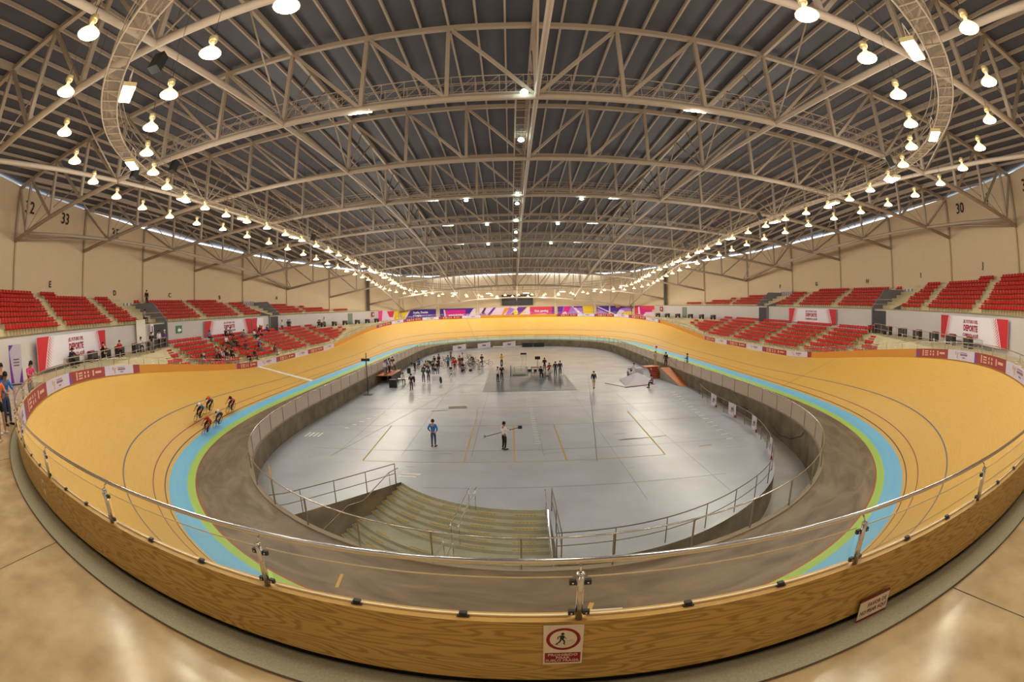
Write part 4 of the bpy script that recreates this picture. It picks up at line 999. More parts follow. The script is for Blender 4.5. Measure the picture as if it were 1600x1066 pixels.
art('wall_banner', lerp(c2, c1, .05), lerp(c2, c1, .95), 'lv', [('pu', [(0, .0), (.12, .2), (.16, 1), (0, 1)]), ('mg', [(.14, .2), (.3, .3), (.38, 1), (.2, 1)]), ('wh', [(.06, 0), (.3, 0), (.22, .45), (.15, .3)]), ('wh', [(.4, 1), (.46, 1), (.75, 0), (.62, 0)]), ('pu', [(.45, .85), (.7, .85), (.7, 1), (.45, 1)]), ('ye', [(.74, 0), (1, 0), (1, 1), (.7, 1)])], 'violet, pink and yellow banner on the far wall, right half')
art('wall_banner', lerp(c1, c0, .05), lerp(c1, c0, .95), 'vi', [('lv', [(.0, .05), (.4, .05), (.03, .75)]), ('wh', [(0, .9), (.05, .95), (.55, .1), (.48, .1)]), ('wh', [(.35, 0), (.4, 0), (.39, 1), (.36, 1)]), ('lv', [(.62, .1), (.98, .4), (.98, .9), (.68, .7)]), ('ye', [(.74, .05), (1, .05), (1, .4), (.8, .4)]), ('or_', [(.55, .8), (.68, .85), (.66, 1), (.55, 1)]), ('wh', [(.56, .1), (.72, .1), (.8, .5), (.66, .6)])], 'dark violet banner with white streaks on the far wall')
art('wall_banner', lerp(c0, c4, .04), (31.1, 46.6), 'mg', [('rd', [(0, 0), (.2, 0), (.12, 1), (0, 1)]), ('wh', [(.16, .15), (.26, .15), (.22, .95), (.15, .85)]), ('wh', [(.38, 0), (.98, 0), (.98, .4), (.5, .35)]), ('rd', [(.35, .6), (.98, .6), (.98, 1), (.3, 1)])], 'magenta banner at the right end of the far wall')
o = tag(MB().box((0, 0, 0), (7.6, .35, 2.6)).build('display_screen', mat('screen_black', hx(24, 20, 18), .35)), 'large switched off dark screen high on the far wall', 'screen'); o.location = (.2, 61.2, 8.75)
# dark columns at the far corners
for s_ in (-1, 1):
    o = tag(MB().box((0, 0, 0), (.55, .55, 7.3)).build('column', mat('column_grey', hx(96, 92, 84), .6)), None, None, kind='structure'); o.location = (s_ * 31.8, 43.0, 3.7 + 7.1)
# doors, signs on the grey walls
def wall_thing(name, s_, y0, y1, z0, z1, m_, lab, cat, gap=.06, kind=None):
    a, b = (grey_pt(s_, y0), grey_pt(s_, y1)) if s_ < 0 else (grey_pt(s_, y1), grey_pt(s_, y0)); o, L_ = frame_panel(name, a, b, z0, lab, cat, gap=gap)
    MB().box((0, 0, (z1 - z0) / 2), (L_, .05, z1 - z0)).build('panel', m_, o); return o, L_, z1 - z0
for s_, k in ((-1, 1), (1, 2)):
    o, L_, H = wall_thing('door_%d' % k, s_, 34.6, 36., 4.62, 6.75, mat('door_grey', hx(120, 132, 116), .6), None, None); o['kind'] = 'structure'
o, L_, H = wall_thing('exit_sign', -1, -14.4, -13.2, 5.75, 6.6, mat('sign_green', hx(20, 120, 84), .5), 'green sign with a white arrow on the left grey wall', 'sign')
mb = MB(); flat(mb, [(-.35, .35), (0, .65), (0, .48), (.4, .48), (.4, .22), (0, .22), (0, .05)], -.035); mb.build('arrow', M_white, o)
o, L_, H = wall_thing('notice_banner', -1, -22.9, -21.2, 5.3, 7.5, mat('paper', hx(234, 226, 214), .6), 'tall white notice cloth hanging on the left grey wall', 'banner', gap=.3)
o, L_, H = wall_thing('small_notice', -1, -20.2, -19.6, 5.9, 7.0, M_white, 'narrow white notice with a purple figure on the stand entrance', 'sign', gap=.34)
mb = MB(); flat(mb, [(-.15, .2), (.15, .2), (.12, .9), (-.12, .9)], -.035); mb.build('print', M_purple, o)
for s_ in (-1, 1):
    o, L_, H = wall_thing('fire_box', s_, 42.8, 43.9, 5.8, 6.8, mat('fire_red', hx(170, 40, 34), .5), 'red hose box on the grey wall beside the %s end banner' % ('left' if s_ < 0 else 'right'), 'box', gap=.15)
    mb = MB(); flat(mb, [(-.1, .3), (.3, .3), (.3, .75), (-.1, .75)], -.035); mb.build('label_plate', M_white, o)
# letters and numbers painted on the outer wall
def wall_at(s_, y):
    k = 1 if s_ > 0 else -1; return np.array([k * wall_x(y), y])
M_paint = mat('black_paint', hx(52, 40, 34), .7)
for s_, lst in ((-1, ((-30.4, 11.27, 'E'), (-19.0, 10.6, 'D'), (-7.8, 10.4, 'C'), (3.5, 10.1, 'B'), (17.7, 10., 'A'))), (1, ((-30.3, 11.6, 'J'), (-19.1, 11.0, 'I'), (-8.2, 10.6, 'H'), (3.3, 10.5, 'G'), (12.1, 10.3, 'F')))):
    for y, z, ch in lst:
        p = wall_at(s_, y); q = wall_at(s_, y + .4); a = math.atan2(*(q - p)[::-1]) + (0 if s_ < 0 else math.pi)
        o = tag(empty('wall_letter', (p[0] - s_ * .06, p[1], z), a), 'black painted letter %s high on the %s outer wall' % (ch, 'left' if s_ < 0 else 'right'), 'letter'); text('lettering', ch, .8, M_paint, o, (0, -.02, 0), (math.pi / 2, 0, 0), .02)
for s_, lst in ((-1, ((-34.3, 18.0, '32'), (-28.4, 17.7, '33'), (-19.2, 17.2, '35'))), (1, ((-38.5, 18.4, '32'), (-31.7, 18.0, '31'), (-27.2, 17.8, '30')))):
    for y, z, ch in lst:
        z0_ = z; p = wall_at(s_, y); q = wall_at(s_, y + .4); a = math.atan2(*(q - p)[::-1]) + (0 if s_ < 0 else math.pi)
        z = min(z, wall_top(abs(p[0]), y) - 1.6)
        o = tag(empty('wall_number', (p[0] - s_ * .06, p[1], z), a), 'black painted number %s under the roof on the %s outer wall, %s of three' % (ch, 'left' if s_ < 0 else 'right', ('nearest', 'middle', 'farthest')[lst.index((y, z0_, ch))]), 'number'); text('lettering', ch, 1.5, M_paint, o, (0, -.02, 0), (math.pi / 2, -math.pi / 2 * 0, 0), .02)
# roll-up banner beside the spectators at the near left
o = tag(empty('rollup_banner', (-26.6, -44.4, 4.62), math.radians(52)), 'tall lilac and purple roll-up banner standing by the left grey wall', 'banner')
MB().box((0, 0, 1.05), (.85, .02, 2.0)).build('sheet', M_lilac, o); mb = MB(); flat(mb, [(-.42, .1), (-.2, .1), (-.42, 2.0)], -.015); flat(mb, [(.42, .1), (.15, .1), (.42, .9)], -.015); flat(mb, [(-.42, 1.7), (-.42, 2.04), (-.1, 2.04)], -.015); mb.build('print', M_purple, o)
mb = MB(); 
for z in (1.3, 1.15, 1.0): mb.box((.05, -.014, z), (.4, .004, .07))
mb.build('lettering', M_ink, o); MB().box((0, 0, .03), (.9, .22, .06)).build('base', M_dark, o)
# ---------------------------------------------------------------- people: one skinned body per pose, clothing and hair as its parts
def skin_mesh(name, J, R, E, sub=1):
    """J joints, R radii, E edges -> mesh grown round the skeleton"""
    me = bpy.data.meshes.new(name + '_skeleton'); me.from_pydata([tuple(j) for j in J], E, []); o = bpy.data.objects.new(name + '_skeleton', me); COL.objects.link(o)
    md = o.modifiers.new('skin', 'SKIN'); 
    if not me.skin_vertices: me.skin_vertices.new() if hasattr(me.skin_vertices, 'new') else None
    sv = me.skin_vertices[0].data
    for i, r in enumerate(R): sv[i].radius = r if hasattr(r, '__len__') else (r, r); sv[i].use_root = (i == 0)
    md.use_smooth_shade = True; s2 = o.modifiers.new('sub', 'SUBSURF'); s2.levels = sub; s2.render_levels = sub
    bpy.context.view_layer.update(); dg = bpy.context.evaluated_depsgraph_get(); m2 = bpy.data.meshes.new_from_object(o.evaluated_get(dg)); bpy.data.objects.remove(o); bpy.data.meshes.remove(me); m2.name = name
    return m2
def mesh_append(me, mb):
    """adds the shapes of an MB to a mesh"""
    bm = bmesh.new(); bm.from_mesh(me); vs = [bm.verts.new(v) for v in mb.v]
    for f in mb.f:
        try: fc = bm.faces.new([vs[i] for i in f]); fc.smooth = True
        except ValueError: pass
    bm.to_mesh(me); bm.free(); return me
def V3(*a): return Vector(a)
def pose_joints(kind):
    """joints of a 1.70 m figure facing +y; seated figures have the seat at z .45"""
    P = dict(pel=V3(0, 0, .93), sp=V3(0, 0, 1.12), ch=V3(0, -.01, 1.33), nk=V3(0, 0, 1.46), hd=V3(0, .02, 1.56), ht=V3(0, .02, 1.64))
    for s, c in ((-1, 'l'), (1, 'r')):
        P['sh' + c] = V3(s * .17, -.01, 1.40); P['el' + c] = V3(s * .23, -.03, 1.13); P['wr' + c] = V3(s * .23, .06, .90); P['ha' + c] = V3(s * .23, .10, .83)
        P['hp' + c] = V3(s * .09, 0, .88); P['kn' + c] = V3(s * .10, .03, .50); P['an' + c] = V3(s * .11, -.02, .09); P['to' + c] = V3(s * .13, .13, .03)
    if kind == 'walk':
        P['knr'] = V3(.10, .14, .52); P['anr'] = V3(.10, .22, .10); P['tor'] = V3(.11, .36, .05); P['knl'] = V3(-.10, -.04, .50); P['anl'] = V3(-.11, -.24, .16); P['tol'] = V3(-.12, -.14, .04)
        P['elr'] = V3(.22, -.12, 1.14); P['wrr'] = V3(.21, -.10, .91); P['har'] = V3(.21, -.07, .83); P['ell'] = V3(-.22, .06, 1.13); P['wrl'] = V3(-.20, .24, .97); P['hal'] = V3(-.19, .31, .93)
    elif kind == 'pockets':
        for s, c in ((-1, 'l'), (1, 'r')): P['el' + c] = V3(s * .30, -.06, 1.15); P['wr' + c] = V3(s * .21, .06, .96); P['ha' + c] = V3(s * .17, .08, .89)
    elif kind == 'hold':       # both hands in front
        for s, c in ((-1, 'l'), (1, 'r')): P['el' + c] = V3(s * .25, .06, 1.14); P['wr' + c] = V3(s * .17, .28, 1.16); P['ha' + c] = V3(s * .13, .35, 1.20)
    elif kind == 'lean':       # leaning on a rail in front, forearms out
        P['ch'] = V3(0, .08, 1.31); P['sp'] = V3(0, .02, 1.12); P['nk'] = V3(0, .13, 1.43); P['hd'] = V3(0, .20, 1.52); P['ht'] = V3(0, .22, 1.60)
        for s, c in ((-1, 'l'), (1, 'r')): P['sh' + c] = V3(s * .17, .09, 1.37); P['el' + c] = V3(s * .24, .22, 1.16); P['wr' + c] = V3(s * .20, .44, 1.13); P['ha' + c] = V3(s * .18, .52, 1.14)
    elif kind == 'arms_up':
        for s, c in ((-1, 'l'), (1, 'r')): P['el' + c] = V3(s * .27, .12, 1.26); P['wr' + c] = V3(s * .16, .24, 1.46); P['ha' + c] = V3(s * .10, .27, 1.52)
    elif kind in ('sit', 'sit_work', 'sit_floor'):
        dz = -.38 if kind != 'sit_floor' else -.80
        for k in ('pel', 'sp', 'ch', 'nk', 'hd', 'ht', 'shl', 'shr', 'ell', 'elr', 'wrl', 'wrr', 'hal', 'har', 'hpl', 'hpr'): P[k].z += dz
        for k, f in (('sp', .03), ('ch', .08), ('nk', .13), ('hd', .18), ('ht', .19), ('shl', .09), ('shr', .09)): P[k].y += f
        z0 = .53 if kind != 'sit_floor' else .14
        for s, c in ((-1, 'l'), (1, 'r')):
            P['kn' + c] = V3(s * .13, .44, z0 + (.0 if kind != 'sit_floor' else .30)); P['an' + c] = V3(s * .13, .42 if kind != 'sit_floor' else .60, .09); P['to' + c] = V3(s * .15, .56 if kind != 'sit_floor' else .72, .04)
            P['el' + c] = V3(s * .24, .14, .78 + (0 if kind != 'sit_floor' else -.42)); P['wr' + c] = V3(s * .16, .36, .68 + (0 if kind != 'sit_floor' else -.2)); P['ha' + c] = V3(s * .12, .43, .66 + (0 if kind != 'sit_floor' else -.2))
        if kind == 'sit_work':
            for s, c in ((-1, 'l'), (1, 'r')): P['el' + c] = V3(s * .25, .22, .82); P['wr' + c] = V3(s * .14, .45, .80); P['ha' + c] = V3(s * .11, .53, .80)
    elif kind == 'ride':       # on a track bicycle, wheels on z 0, bicycle facing +y
        P.update(pel=V3(0, -.16, .93), sp=V3(0, .02, 1.06), ch=V3(0, .24, 1.13), nk=V3(0, .36, 1.15), hd=V3(0, .46, 1.19), ht=V3(0, .52, 1.23))
        for s, c in ((-1, 'l'), (1, 'r')):
            P['sh' + c] = V3(s * .17, .30, 1.12); P['el' + c] = V3(s * .22, .44, .90); P['wr' + c] = V3(s * .19, .60, .76); P['ha' + c] = V3(s * .19, .67, .74); P['hp' + c] = V3(s * .09, -.14, .90)
        P['knr'] = V3(.10, .24, .74); P['anr'] = V3(.10, .14, .36); P['tor'] = V3(.11, .26, .32); P['knl'] = V3(-.10, .16, .56); P['anl'] = V3(-.10, -.02, .18); P['tol'] = V3(-.11, .12, .14)
    elif kind == 'bend':
        P.update(sp=V3(0, .10, 1.05), ch=V3(0, .30, 1.14), nk=V3(0, .43, 1.16), hd=V3(0, .53, 1.15), ht=V3(0, .60, 1.13)); P['pel'] = V3(0, -.06, .92)
        for s, c in ((-1, 'l'), (1, 'r')): P['sh' + c] = V3(s * .17, .36, 1.12); P['el' + c] = V3(s * .21, .42, .86); P['wr' + c] = V3(s * .16, .52, .66); P['ha' + c] = V3(s * .14, .56, .59)
    return P
ORDER = ['pel', 'sp', 'ch', 'nk', 'hd', 'ht'] + [k + c for c in 'lr' for k in ('sh', 'el', 'wr', 'ha', 'hp', 'kn', 'an', 'to')]
RB = dict(pel=(.125, .10), sp=(.115, .085), ch=(.135, .095), nk=.05, hd=.085, ht=.07, sh=.058, el=.042, wr=.027, ha=.030, hp=.085, kn=.058, an=.038, to=.032)
_bodies = {}
def body_set(kind, female=False):
    if (kind, female) in _bodies: return _bodies[(kind, female)]
    P = pose_joints(kind); ix = {k: i for i, k in enumerate(ORDER)}; R = []
    for k in ORDER:
        r = RB.get(k, RB.get(k[:2])); r = r if hasattr(r, '__len__') else (r, r)
        if female and k in ('sp', 'ch'): r = (r[0] * .88, r[1] * .95)
        R.append(r)
    ed = [('pel', 'sp'), ('sp', 'ch'), ('ch', 'nk'), ('nk', 'hd'), ('hd', 'ht')] + [e for c in 'lr' for e in (('ch', 'sh' + c), ('sh' + c, 'el' + c), ('el' + c, 'wr' + c), ('wr' + c, 'ha' + c), ('pel', 'hp' + c), ('hp' + c, 'kn' + c), ('kn' + c, 'an' + c), ('an' + c, 'to' + c))]
    body = skin_mesh('body', [P[k] for k in ORDER], R, [(ix[a], ix[b]) for a, b in ed], 1)
    mb = MB(); fwd = V3(0, 1, 0); hd, ht = P['hd'], P['ht']; up = (ht - P['nk']).normalized(); f = (fwd - up * fwd.dot(up)).normalized(); side = f.cross(up)
    hcn = (hd + ht) / 2
    nose = hcn + f * .105 - up * .005; mb.ball(tuple(nose), (.014, .018, .018), n=6, m=4)
    for s in (-1, 1): mb.ball(tuple(hcn + side * s * .088 - up * .01), (.012, .02, .028), n=6, m=4)
    for cc in 'lr':                                          # five fingers on each hand
        h = P['ha' + cc]; w = P['wr' + cc]; d = (h - w).normalized(); sd = d.cross(V3(0, 0, 1)); sd = sd.normalized() if sd.length > .1 else V3(1, 0, 0); sd2 = sd if abs(d.z) < .7 else V3(0, 1, 0)
        dn = sd2.cross(d).normalized()
        for q, (o_, ln) in enumerate(((-.026, .058), (-.009, .07), (.009, .067), (.026, .052))):
            b = h + sd2 * o_ + d * .012; m_ = b + d * ln * .55; e = m_ + (d * .8 + dn * (-.6)) * ln * .5; mb.tube([b, m_, e], [.009, .0085, .006], 5)
        b = h - d * .02 + sd2 * .026; mb.tube([b, b + sd2 * .022 + d * .03, b + sd2 * .026 + d * .055], [.010, .009, .007], 5)
    mesh_append(body, mb)
    for p in body.polygons: p.use_smooth = True
    def cloth(name, keys, edges, rr, sub=1):
        ii = {k: i for i, k in enumerate(keys)}; return skin_mesh(name, [P2[k] for k in keys], [rr[k] for k in keys], [(ii[a], ii[b]) for a, b in edges], sub)
    P2 = dict(P)
    def rad(k, g):
        r = RB.get(k, RB.get(k[:2])); r = r if hasattr(r, '__len__') else (r, r); return (r[0] * g + .008, r[1] * g + .008)
    # long-sleeved top, short-sleeved top, trousers, shorts
    out = {'body': body}
    base = P['pel'] - (P['sp'] - P['pel']).normalized() * .04
    for nm, long in (('jacket', True), ('shirt', False)):
        P2 = dict(P); P2['base'] = base; keys = ['sp', 'base', 'ch', 'col'] + [k + c for c in 'lr' for k in ('sh', 'el')] + ([k + c for c in 'lr' for k in ('wr',)] if long else [])
        P2['col'] = P['ch'] + (P['nk'] - P['ch']) * .75
        if not long:
            for c_ in 'lr': P2['el' + c_] = P['sh' + c_] + (P['el' + c_] - P['sh' + c_]) * .75
        E_ = [('sp', 'base'), ('sp', 'ch'), ('ch', 'col')] + [('ch', 'sh' + c) for c in 'lr'] + [('sh' + c, 'el' + c) for c in 'lr'] + ([('el' + c, 'wr' + c) for c in 'lr'] if long else [])
        rr = {k: rad(k, 1.13 if female else 1.16) for k in keys if k not in ('base', 'col')}; rr['base'] = rad('pel', 1.16); rr['col'] = (.07, .065)
        out[nm] = cloth(nm, keys, E_, rr)
    P2 = dict(P); P2['top'] = P['pel'] + (P['sp'] - P['pel']) * .3
    keys = ['pel', 'top'] + [k + c for c in 'lr' for k in ('hp', 'kn', 'an')]; rr = {k: rad(k, 1.14) for k in keys if k != 'top'}; rr['top'] = rad('pel', 1.05)
    E_ = [('pel', 'top')] + [e for c in 'lr' for e in (('pel', 'hp' + c), ('hp' + c, 'kn' + c), ('kn' + c, 'an' + c))]
    out['trousers'] = cloth('trousers', keys, E_, rr)
    for c in 'lr': P2['kn' + c] = P['hp' + c] + (P['kn' + c] - P['hp' + c]) * .8
    keys = ['pel', 'top'] + [k + c for c in 'lr' for k in ('hp', 'kn')]; rr = {k: rad(k, 1.18) for k in keys if k != 'top'}; rr['top'] = rad('pel', 1.05)
    for c in 'lr': rr['kn' + c] = (.088, .088)
    out['shorts'] = cloth('shorts', keys, [e for e in E_ if 'anl' not in e and 'anr' not in e], rr)
    def cap(nm, back, low, rr_):
        m_ = MB(); n_, k_ = 10, 5; V = []; F = []
        for i in range(k_ + 1):
            th = math.pi * (.02 + .5 * i / k_)
            for j in range(n_):
                q = 2 * math.pi * j / n_; dirn = side * math.cos(q) + f * math.sin(q); s_ = math.sin(th); drop = math.cos(th)
                lo_ = low if math.sin(q) < .35 else 0.
                V.append(hcn + up * (.035 + rr_ * 1.02 * drop - (lo_ if i == k_ else 0)) + dirn * rr_ * s_ - f * back)
        for i in range(k_):
            for j in range(n_): F.append((i * n_ + j, i * n_ + (j + 1) % n_, (i + 1) * n_ + (j + 1) % n_, (i + 1) * n_ + j))
        F.append(tuple(range(n_))); m_.add(V, F, 0, smooth=True); me = bpy.data.meshes.new(nm); me.from_pydata(m_.v, [], m_.f)
        for p in me.polygons: p.use_smooth = True
        return me
    out['hair'] = cap('hair', .012, .07 if not female else .13, .108); out['cap'] = cap('cap', .0, .02, .112); out['helmet'] = cap('helmet', .02, .03, .125)
    sm = MB()
    for c_ in 'lr':
        a, t = P['an' + c_], P['to' + c_]; d = (t - a); d = V3(d.x, d.y, min(0, d.z) * .2).normalized(); b = V3(a.x, a.y, min(a.z - .05, t.z)) if kind != 'ride' else a - V3(0, 0, .03)
        h0 = b - d * .07; h1 = t + d * .07; h1.z = h0.z = max(.035, min(h0.z, h1.z)) if kind != 'ride' else a.z - .04
        sm.tube([h0, h0 + d * .08, h0 + (h1 - h0) * .6, h1], [.040, .047, .046, .034], 8)
    me = bpy.data.meshes.new('shoes'); me.from_pydata(sm.v, [], sm.f); [setattr(p, 'use_smooth', True) for p in me.polygons]; out['shoes'] = me
    for me in out.values():
        if not me.materials: me.materials.append(None)
    _bodies[(kind, female)] = out; return out
SKIN = [hx(190, 140, 108), hx(160, 112, 84), hx(206, 158, 126)]
CC = dict(blue=hx(40, 110, 190), navy=hx(28, 34, 66), black=hx(24, 22, 26), white=hx(232, 228, 228), orange=hx(230, 108, 44), pink=hx(236, 60, 130), red=hx(190, 36, 34), khaki=hx(186, 168, 118), grey=hx(120, 120, 124), denim=hx(58, 76, 112), yellow=hx(226, 206, 60), purple=hx(96, 50, 140), green=hx(50, 96, 66), brown=hx(92, 62, 48), teal=hx(40, 140, 180), maroon=hx(110, 26, 44), cyan=hx(60, 170, 200), hairc=hx(26, 18, 14), skin=None)
def cm(c): return mat('cloth_' + c, CC[c], .8)
def skin_m(i): return mat('skin_%d' % (i % 3), SKIN[i % 3], .55)
people = 0
def person(loc, face, kind, top, bottom, label, longs=True, shorts=False, head='hair', headc='hairc', female=False, h=1.7, group=None, tilt=None, shoe='black'):
    """face: compass angle in degrees the person looks at, 0 = +x, 90 = +y (away from the camera)"""
    global people
    people += 1; B = body_set(kind, female); r = empty('person', loc, math.radians(face - 90)); r.scale = (h / 1.7,) * 3
    if tilt is not None: r.rotation_euler = tilt
    def put(nm, key, m_):
        o = bpy.data.objects.new(nm, B[key]); COL.objects.link(o); o.parent = r; o.material_slots[0].link = 'OBJECT'; o.material_slots[0].material = m_; return o
    put('body', 'body', skin_m(people)); put('jacket' if longs else 'shirt', 'jacket' if longs else 'shirt', cm(top)); put('shorts' if shorts else 'trousers', 'shorts' if shorts else 'trousers', cm(bottom))
    put('shoes', 'shoes', cm(shoe)); put(head if head in ('hair', 'cap', 'helmet') else 'hair', head, cm(headc))
    tag(r, label, 'person', group); return r
# ---------------------------------------------------------------- bicycles
_bk = {}
def bike(loc, rz, frame_c, label, group=None, lean=0., tilt=None):
    """bicycle facing +y, wheels on z 0"""
    if 'w' not in _bk:
        mb = MB(); mb.tube([(0, .325 * math.cos(t), .325 * math.sin(t)) for t in np.linspace(0, 2 * math.pi, 25)[:-1]], .014, 6, closed=True, mi=0)
        for q in range(8):
            a = math.pi * q / 8; mb.tube([(0, .31 * math.cos(a), .31 * math.sin(a)), (0, -.31 * math.cos(a), -.31 * math.sin(a))], .002, 3, mi=1)
        mb.lathe([(.02, -.03), (.02, .03)], n=6, mi=1); _bk['w'] = mb.build('wheel', [M_black, M_inox]); w0 = _bk['w'].data; bpy.data.objects.remove(_bk['w']); _bk['w'] = w0
        mb = MB(); bb, st, hl, ht_, rr_, ff = V3(0, -.06, .28), V3(0, -.22, .78), V3(0, .39, .60), V3(0, .35, .76), V3(0, -.47, .34), V3(0, .50, .34)
        for a, b in ((bb, st), (bb, hl), (st, ht_), (hl, ht_)): mb.tube([a, b], .018, 6)
        for s in (-1, 1):
            mb.tube([bb + V3(s * .02, 0, 0), rr_ + V3(s * .05, 0, 0)], .01, 5); mb.tube([st, rr_ + V3(s * .05, 0, 0)], .008, 5); mb.tube([hl, hl + V3(s * .04, .02, -.05), ff + V3(s * .05, 0, 0)], .012, 5)
        _bk['f'] = mb
        mb = MB(); mb.tube([V3(0, .35, .76), V3(0, .40, .82), V3(0, .47, .82)], .014, 5)
        mb.tube([V3(-.17, .48, .66), V3(-.19, .60, .70), V3(-.19, .60, .78), V3(-.19, .52, .82), V3(0, .47, .82), V3(.19, .52, .82), V3(.19, .60, .78), V3(.19, .60, .70), V3(.17, .48, .66)], .013, 6); _bk['h'] = mb
        mb = MB(); mb.tube([V3(0, -.22, .78), V3(0, -.25, .88)], .012, 5); mb.ball((0, -.26, .90), (.06, .13, .022), n=8, m=5); _bk['s'] = mb
        mb = MB(); mb.tube([V3(.05, -.06 + .09 * math.cos(t), .28 + .09 * math.sin(t)) for t in np.linspace(0, 6.28, 13)[:-1]], .006, 4, closed=True); mb.tube([V3(.06, -.06, .28), V3(.06, .10, .33)], .01, 4); mb.tube([V3(-.06, -.06, .28), V3(-.06, -.22, .23)], .01, 4); mb.box((.10, .10, .33), (.08, .05, .02)); mb.box((-.10, -.22, .23), (.08, .05, .02)); _bk['c'] = mb
    key = 'F' + frame_c
    if key not in _bk: o = _bk['f'].build('frame', cm(frame_c)); _bk[key] = o.data; bpy.data.objects.remove(o)
    for k_, nm_ in (('h', 'handlebar'), ('s', 'saddle'), ('c', 'crankset')):
        if k_ + 'm' not in _bk: o = _bk[k_].build(nm_, M_black); _bk[k_ + 'm'] = o.data; bpy.data.objects.remove(o)
    r = empty('bicycle', loc, math.radians(rz)); r.rotation_euler = tilt if tilt is not None else (0, lean, math.radians(rz))
    for nm, me, l in (('wheel', _bk['w'], (0, -.47, .34)), ('wheel', _bk['w'], (0, .50, .34)), ('frame', _bk[key], (0, 0, 0)), ('handlebar', _bk['hm'], (0, 0, 0)), ('saddle', _bk['sm'], (0, 0, 0)), ('crankset', _bk['cm'], (0, 0, 0))):
        o = bpy.data.objects.new(nm, me); COL.objects.link(o); o.parent = r; o.location = l
    tag(r, label, 'bicycle', group); return r
# five riders on the banking: placed on the boards, leaning with them
def on_track(x, y):
    """height of the track surface, direction of travel and bank angle at a plan point"""
    A = sec(0); i = int(((A[:, 0] - x) ** 2 + (A[:, 1] - y) ** 2).argmin()); o_ = (x - A[i, 0]) * BC[i, 2] + (y - A[i, 1]) * BC[i, 3]
    b = math.radians(BMIN + (BMAX - BMIN) * BC[i, 5]); return A[i, 2] + o_ * math.tan(b), math.degrees(math.atan2(BC[i, 2], -BC[i, 3])), b
RID = [(-21.75, -32.6, 'blue', 'yellow', 'white', 'rider in blue and yellow with a white helmet, leading on the outside', 'black'), (-22.3, -30.6, 'purple', 'orange', 'orange', 'rider in a purple suit with an orange helmet in the middle of the bunch', 'black'), (-21.9, -28.2, 'pink', 'black', 'black', 'rider in pink and black at the back of the bunch', 'white'),
       (-20.5, -33.6, 'red', 'red', 'red', 'rider in red, lowest on the track and nearest the camera', 'black'), (-20.95, -31.5, 'navy', 'pink', 'white', 'rider in navy with a white helmet beside the blue band', 'denim')]
for x, y, top, sub_, hel, lab, bt in RID:
    z, di, b = on_track(x, y); dirn = di + 0
    # travelling towards the camera on the left straight
    dvec = Vector((math.cos(math.radians(dirn)), math.sin(math.radians(dirn)), 0)); 
    if dvec.y > 0: dvec = -dvec
    rzz = math.atan2(dvec.y, dvec.x) - math.pi / 2
    outw = Vector((-1, 0, 0)); lean = b * .75
    sidev = Vector((math.cos(rzz), math.sin(rzz), 0)); sg = -1 if sidev.dot(outw) > 0 else 1
    R_m = Matrix.Rotation(rzz, 4, 'Z') @ Matrix.Rotation(sg * lean, 4, 'Y'); e = R_m.to_euler()
    bike((x, y, z + .005), 0, 'black' if top != 'red' else 'red', 'track bicycle under the ' + ' '.join(lab.split(',')[0].split()[:8]), tilt=e)
    p = person((x, y, z + .005), 0, 'ride', top, bt if bt != 'white' else 'black', lab, head='helmet', headc=hel, longs=False, tilt=e, h=1.7, shoe='white')
# ---------------------------------------------------------------- people and gear on the infield
ZI = -1.295
person((-6.45, -28.95, ZI), 80, 'pockets', 'blue', 'denim', 'person in a blue jacket and jeans standing alone on the near infield, seen from behind', h=1.74)
wm = person((-2.01, -29.7, ZI), 40, 'hold', 'white', 'black', 'person in a white shirt and black trousers carrying a long pole across the infield', h=1.74)
o = tag(empty('pole', (-1.85, -29.4, ZI + 1.14)), 'long dark pole with a bulky head carried by the person in the white shirt', 'pole'); MB().tube([(-1.25, -.35, -.28), (.75, .0, .16)], .018, 6).build('shaft', M_dark, o); MB().box((.82, 0, .18), (.22, .14, .18), 0, .3).build('head', M_black, o); mb = MB()
mb.tube([(-1.25, -.35, -.28), (-1.42, -.25, -.40)], .015, 5); mb.tube([(-1.25, -.35, -.28), (-1.40, -.45, -.22)], .015, 5); mb.tube([(-1.25, -.35, -.28), (-1.35, -.3, -.18)], .015, 5); mb.build('feet', M_dark, o)
person((7.0, -8.7, ZI), -85, 'walk', 'navy', 'khaki', 'person in a dark blue top and khaki shorts walking towards the camera', shorts=True, h=1.78)
person((-12.14, -7.85, ZI), 120, 'hold', 'black', 'black', 'person dressed in black standing right of the gear table, back to the camera', h=1.75)
person((-11.84, -2.12, ZI), 95, 'hold', 'green', 'denim', 'person in a dark green top beside a friend in navy on the infield', h=1.75); person((-11.22, -2.16, ZI), 100, 'walk', 'navy', 'denim', 'person in a navy jacket walking beside the one in dark green', h=1.72)
person((-11.75, 4.38, ZI), 80, 'stand', 'black', 'denim', 'person in a black top and jeans beside the parked bicycles, left of a pair', h=1.75); person((-11.15, 4.5, ZI), 95, 'stand', 'black', 'grey', 'person in black with grey trousers beside the parked bicycles, right of a pair', h=1.7)
person((-5.76, 11.72, ZI), -60, 'hold', 'black', 'denim', 'person in black standing between two bicycles on the open infield', h=1.74)
bike((-6.45, 11.9, ZI), 75, 'black', 'bicycle held on the left of the person in black on the open infield'); bike((-5.0, 12.2, ZI), 100, 'navy', 'bicycle held on the right of the person in black on the open infield')
person((-2.9, 12.1, ZI), -90, 'hold', 'yellow', 'black', 'person in a yellow vest standing far back on the infield', h=1.7)
person((-3.08, -2.86, ZI), 60, 'hold', 'white', 'black', 'person in a white top and black trousers at the left edge of the dark mat', h=1.74); person((-2.66, -1.48, ZI), 70, 'hold', 'black', 'black', 'person dressed in black beside the one in white on the dark mat', h=1.78)
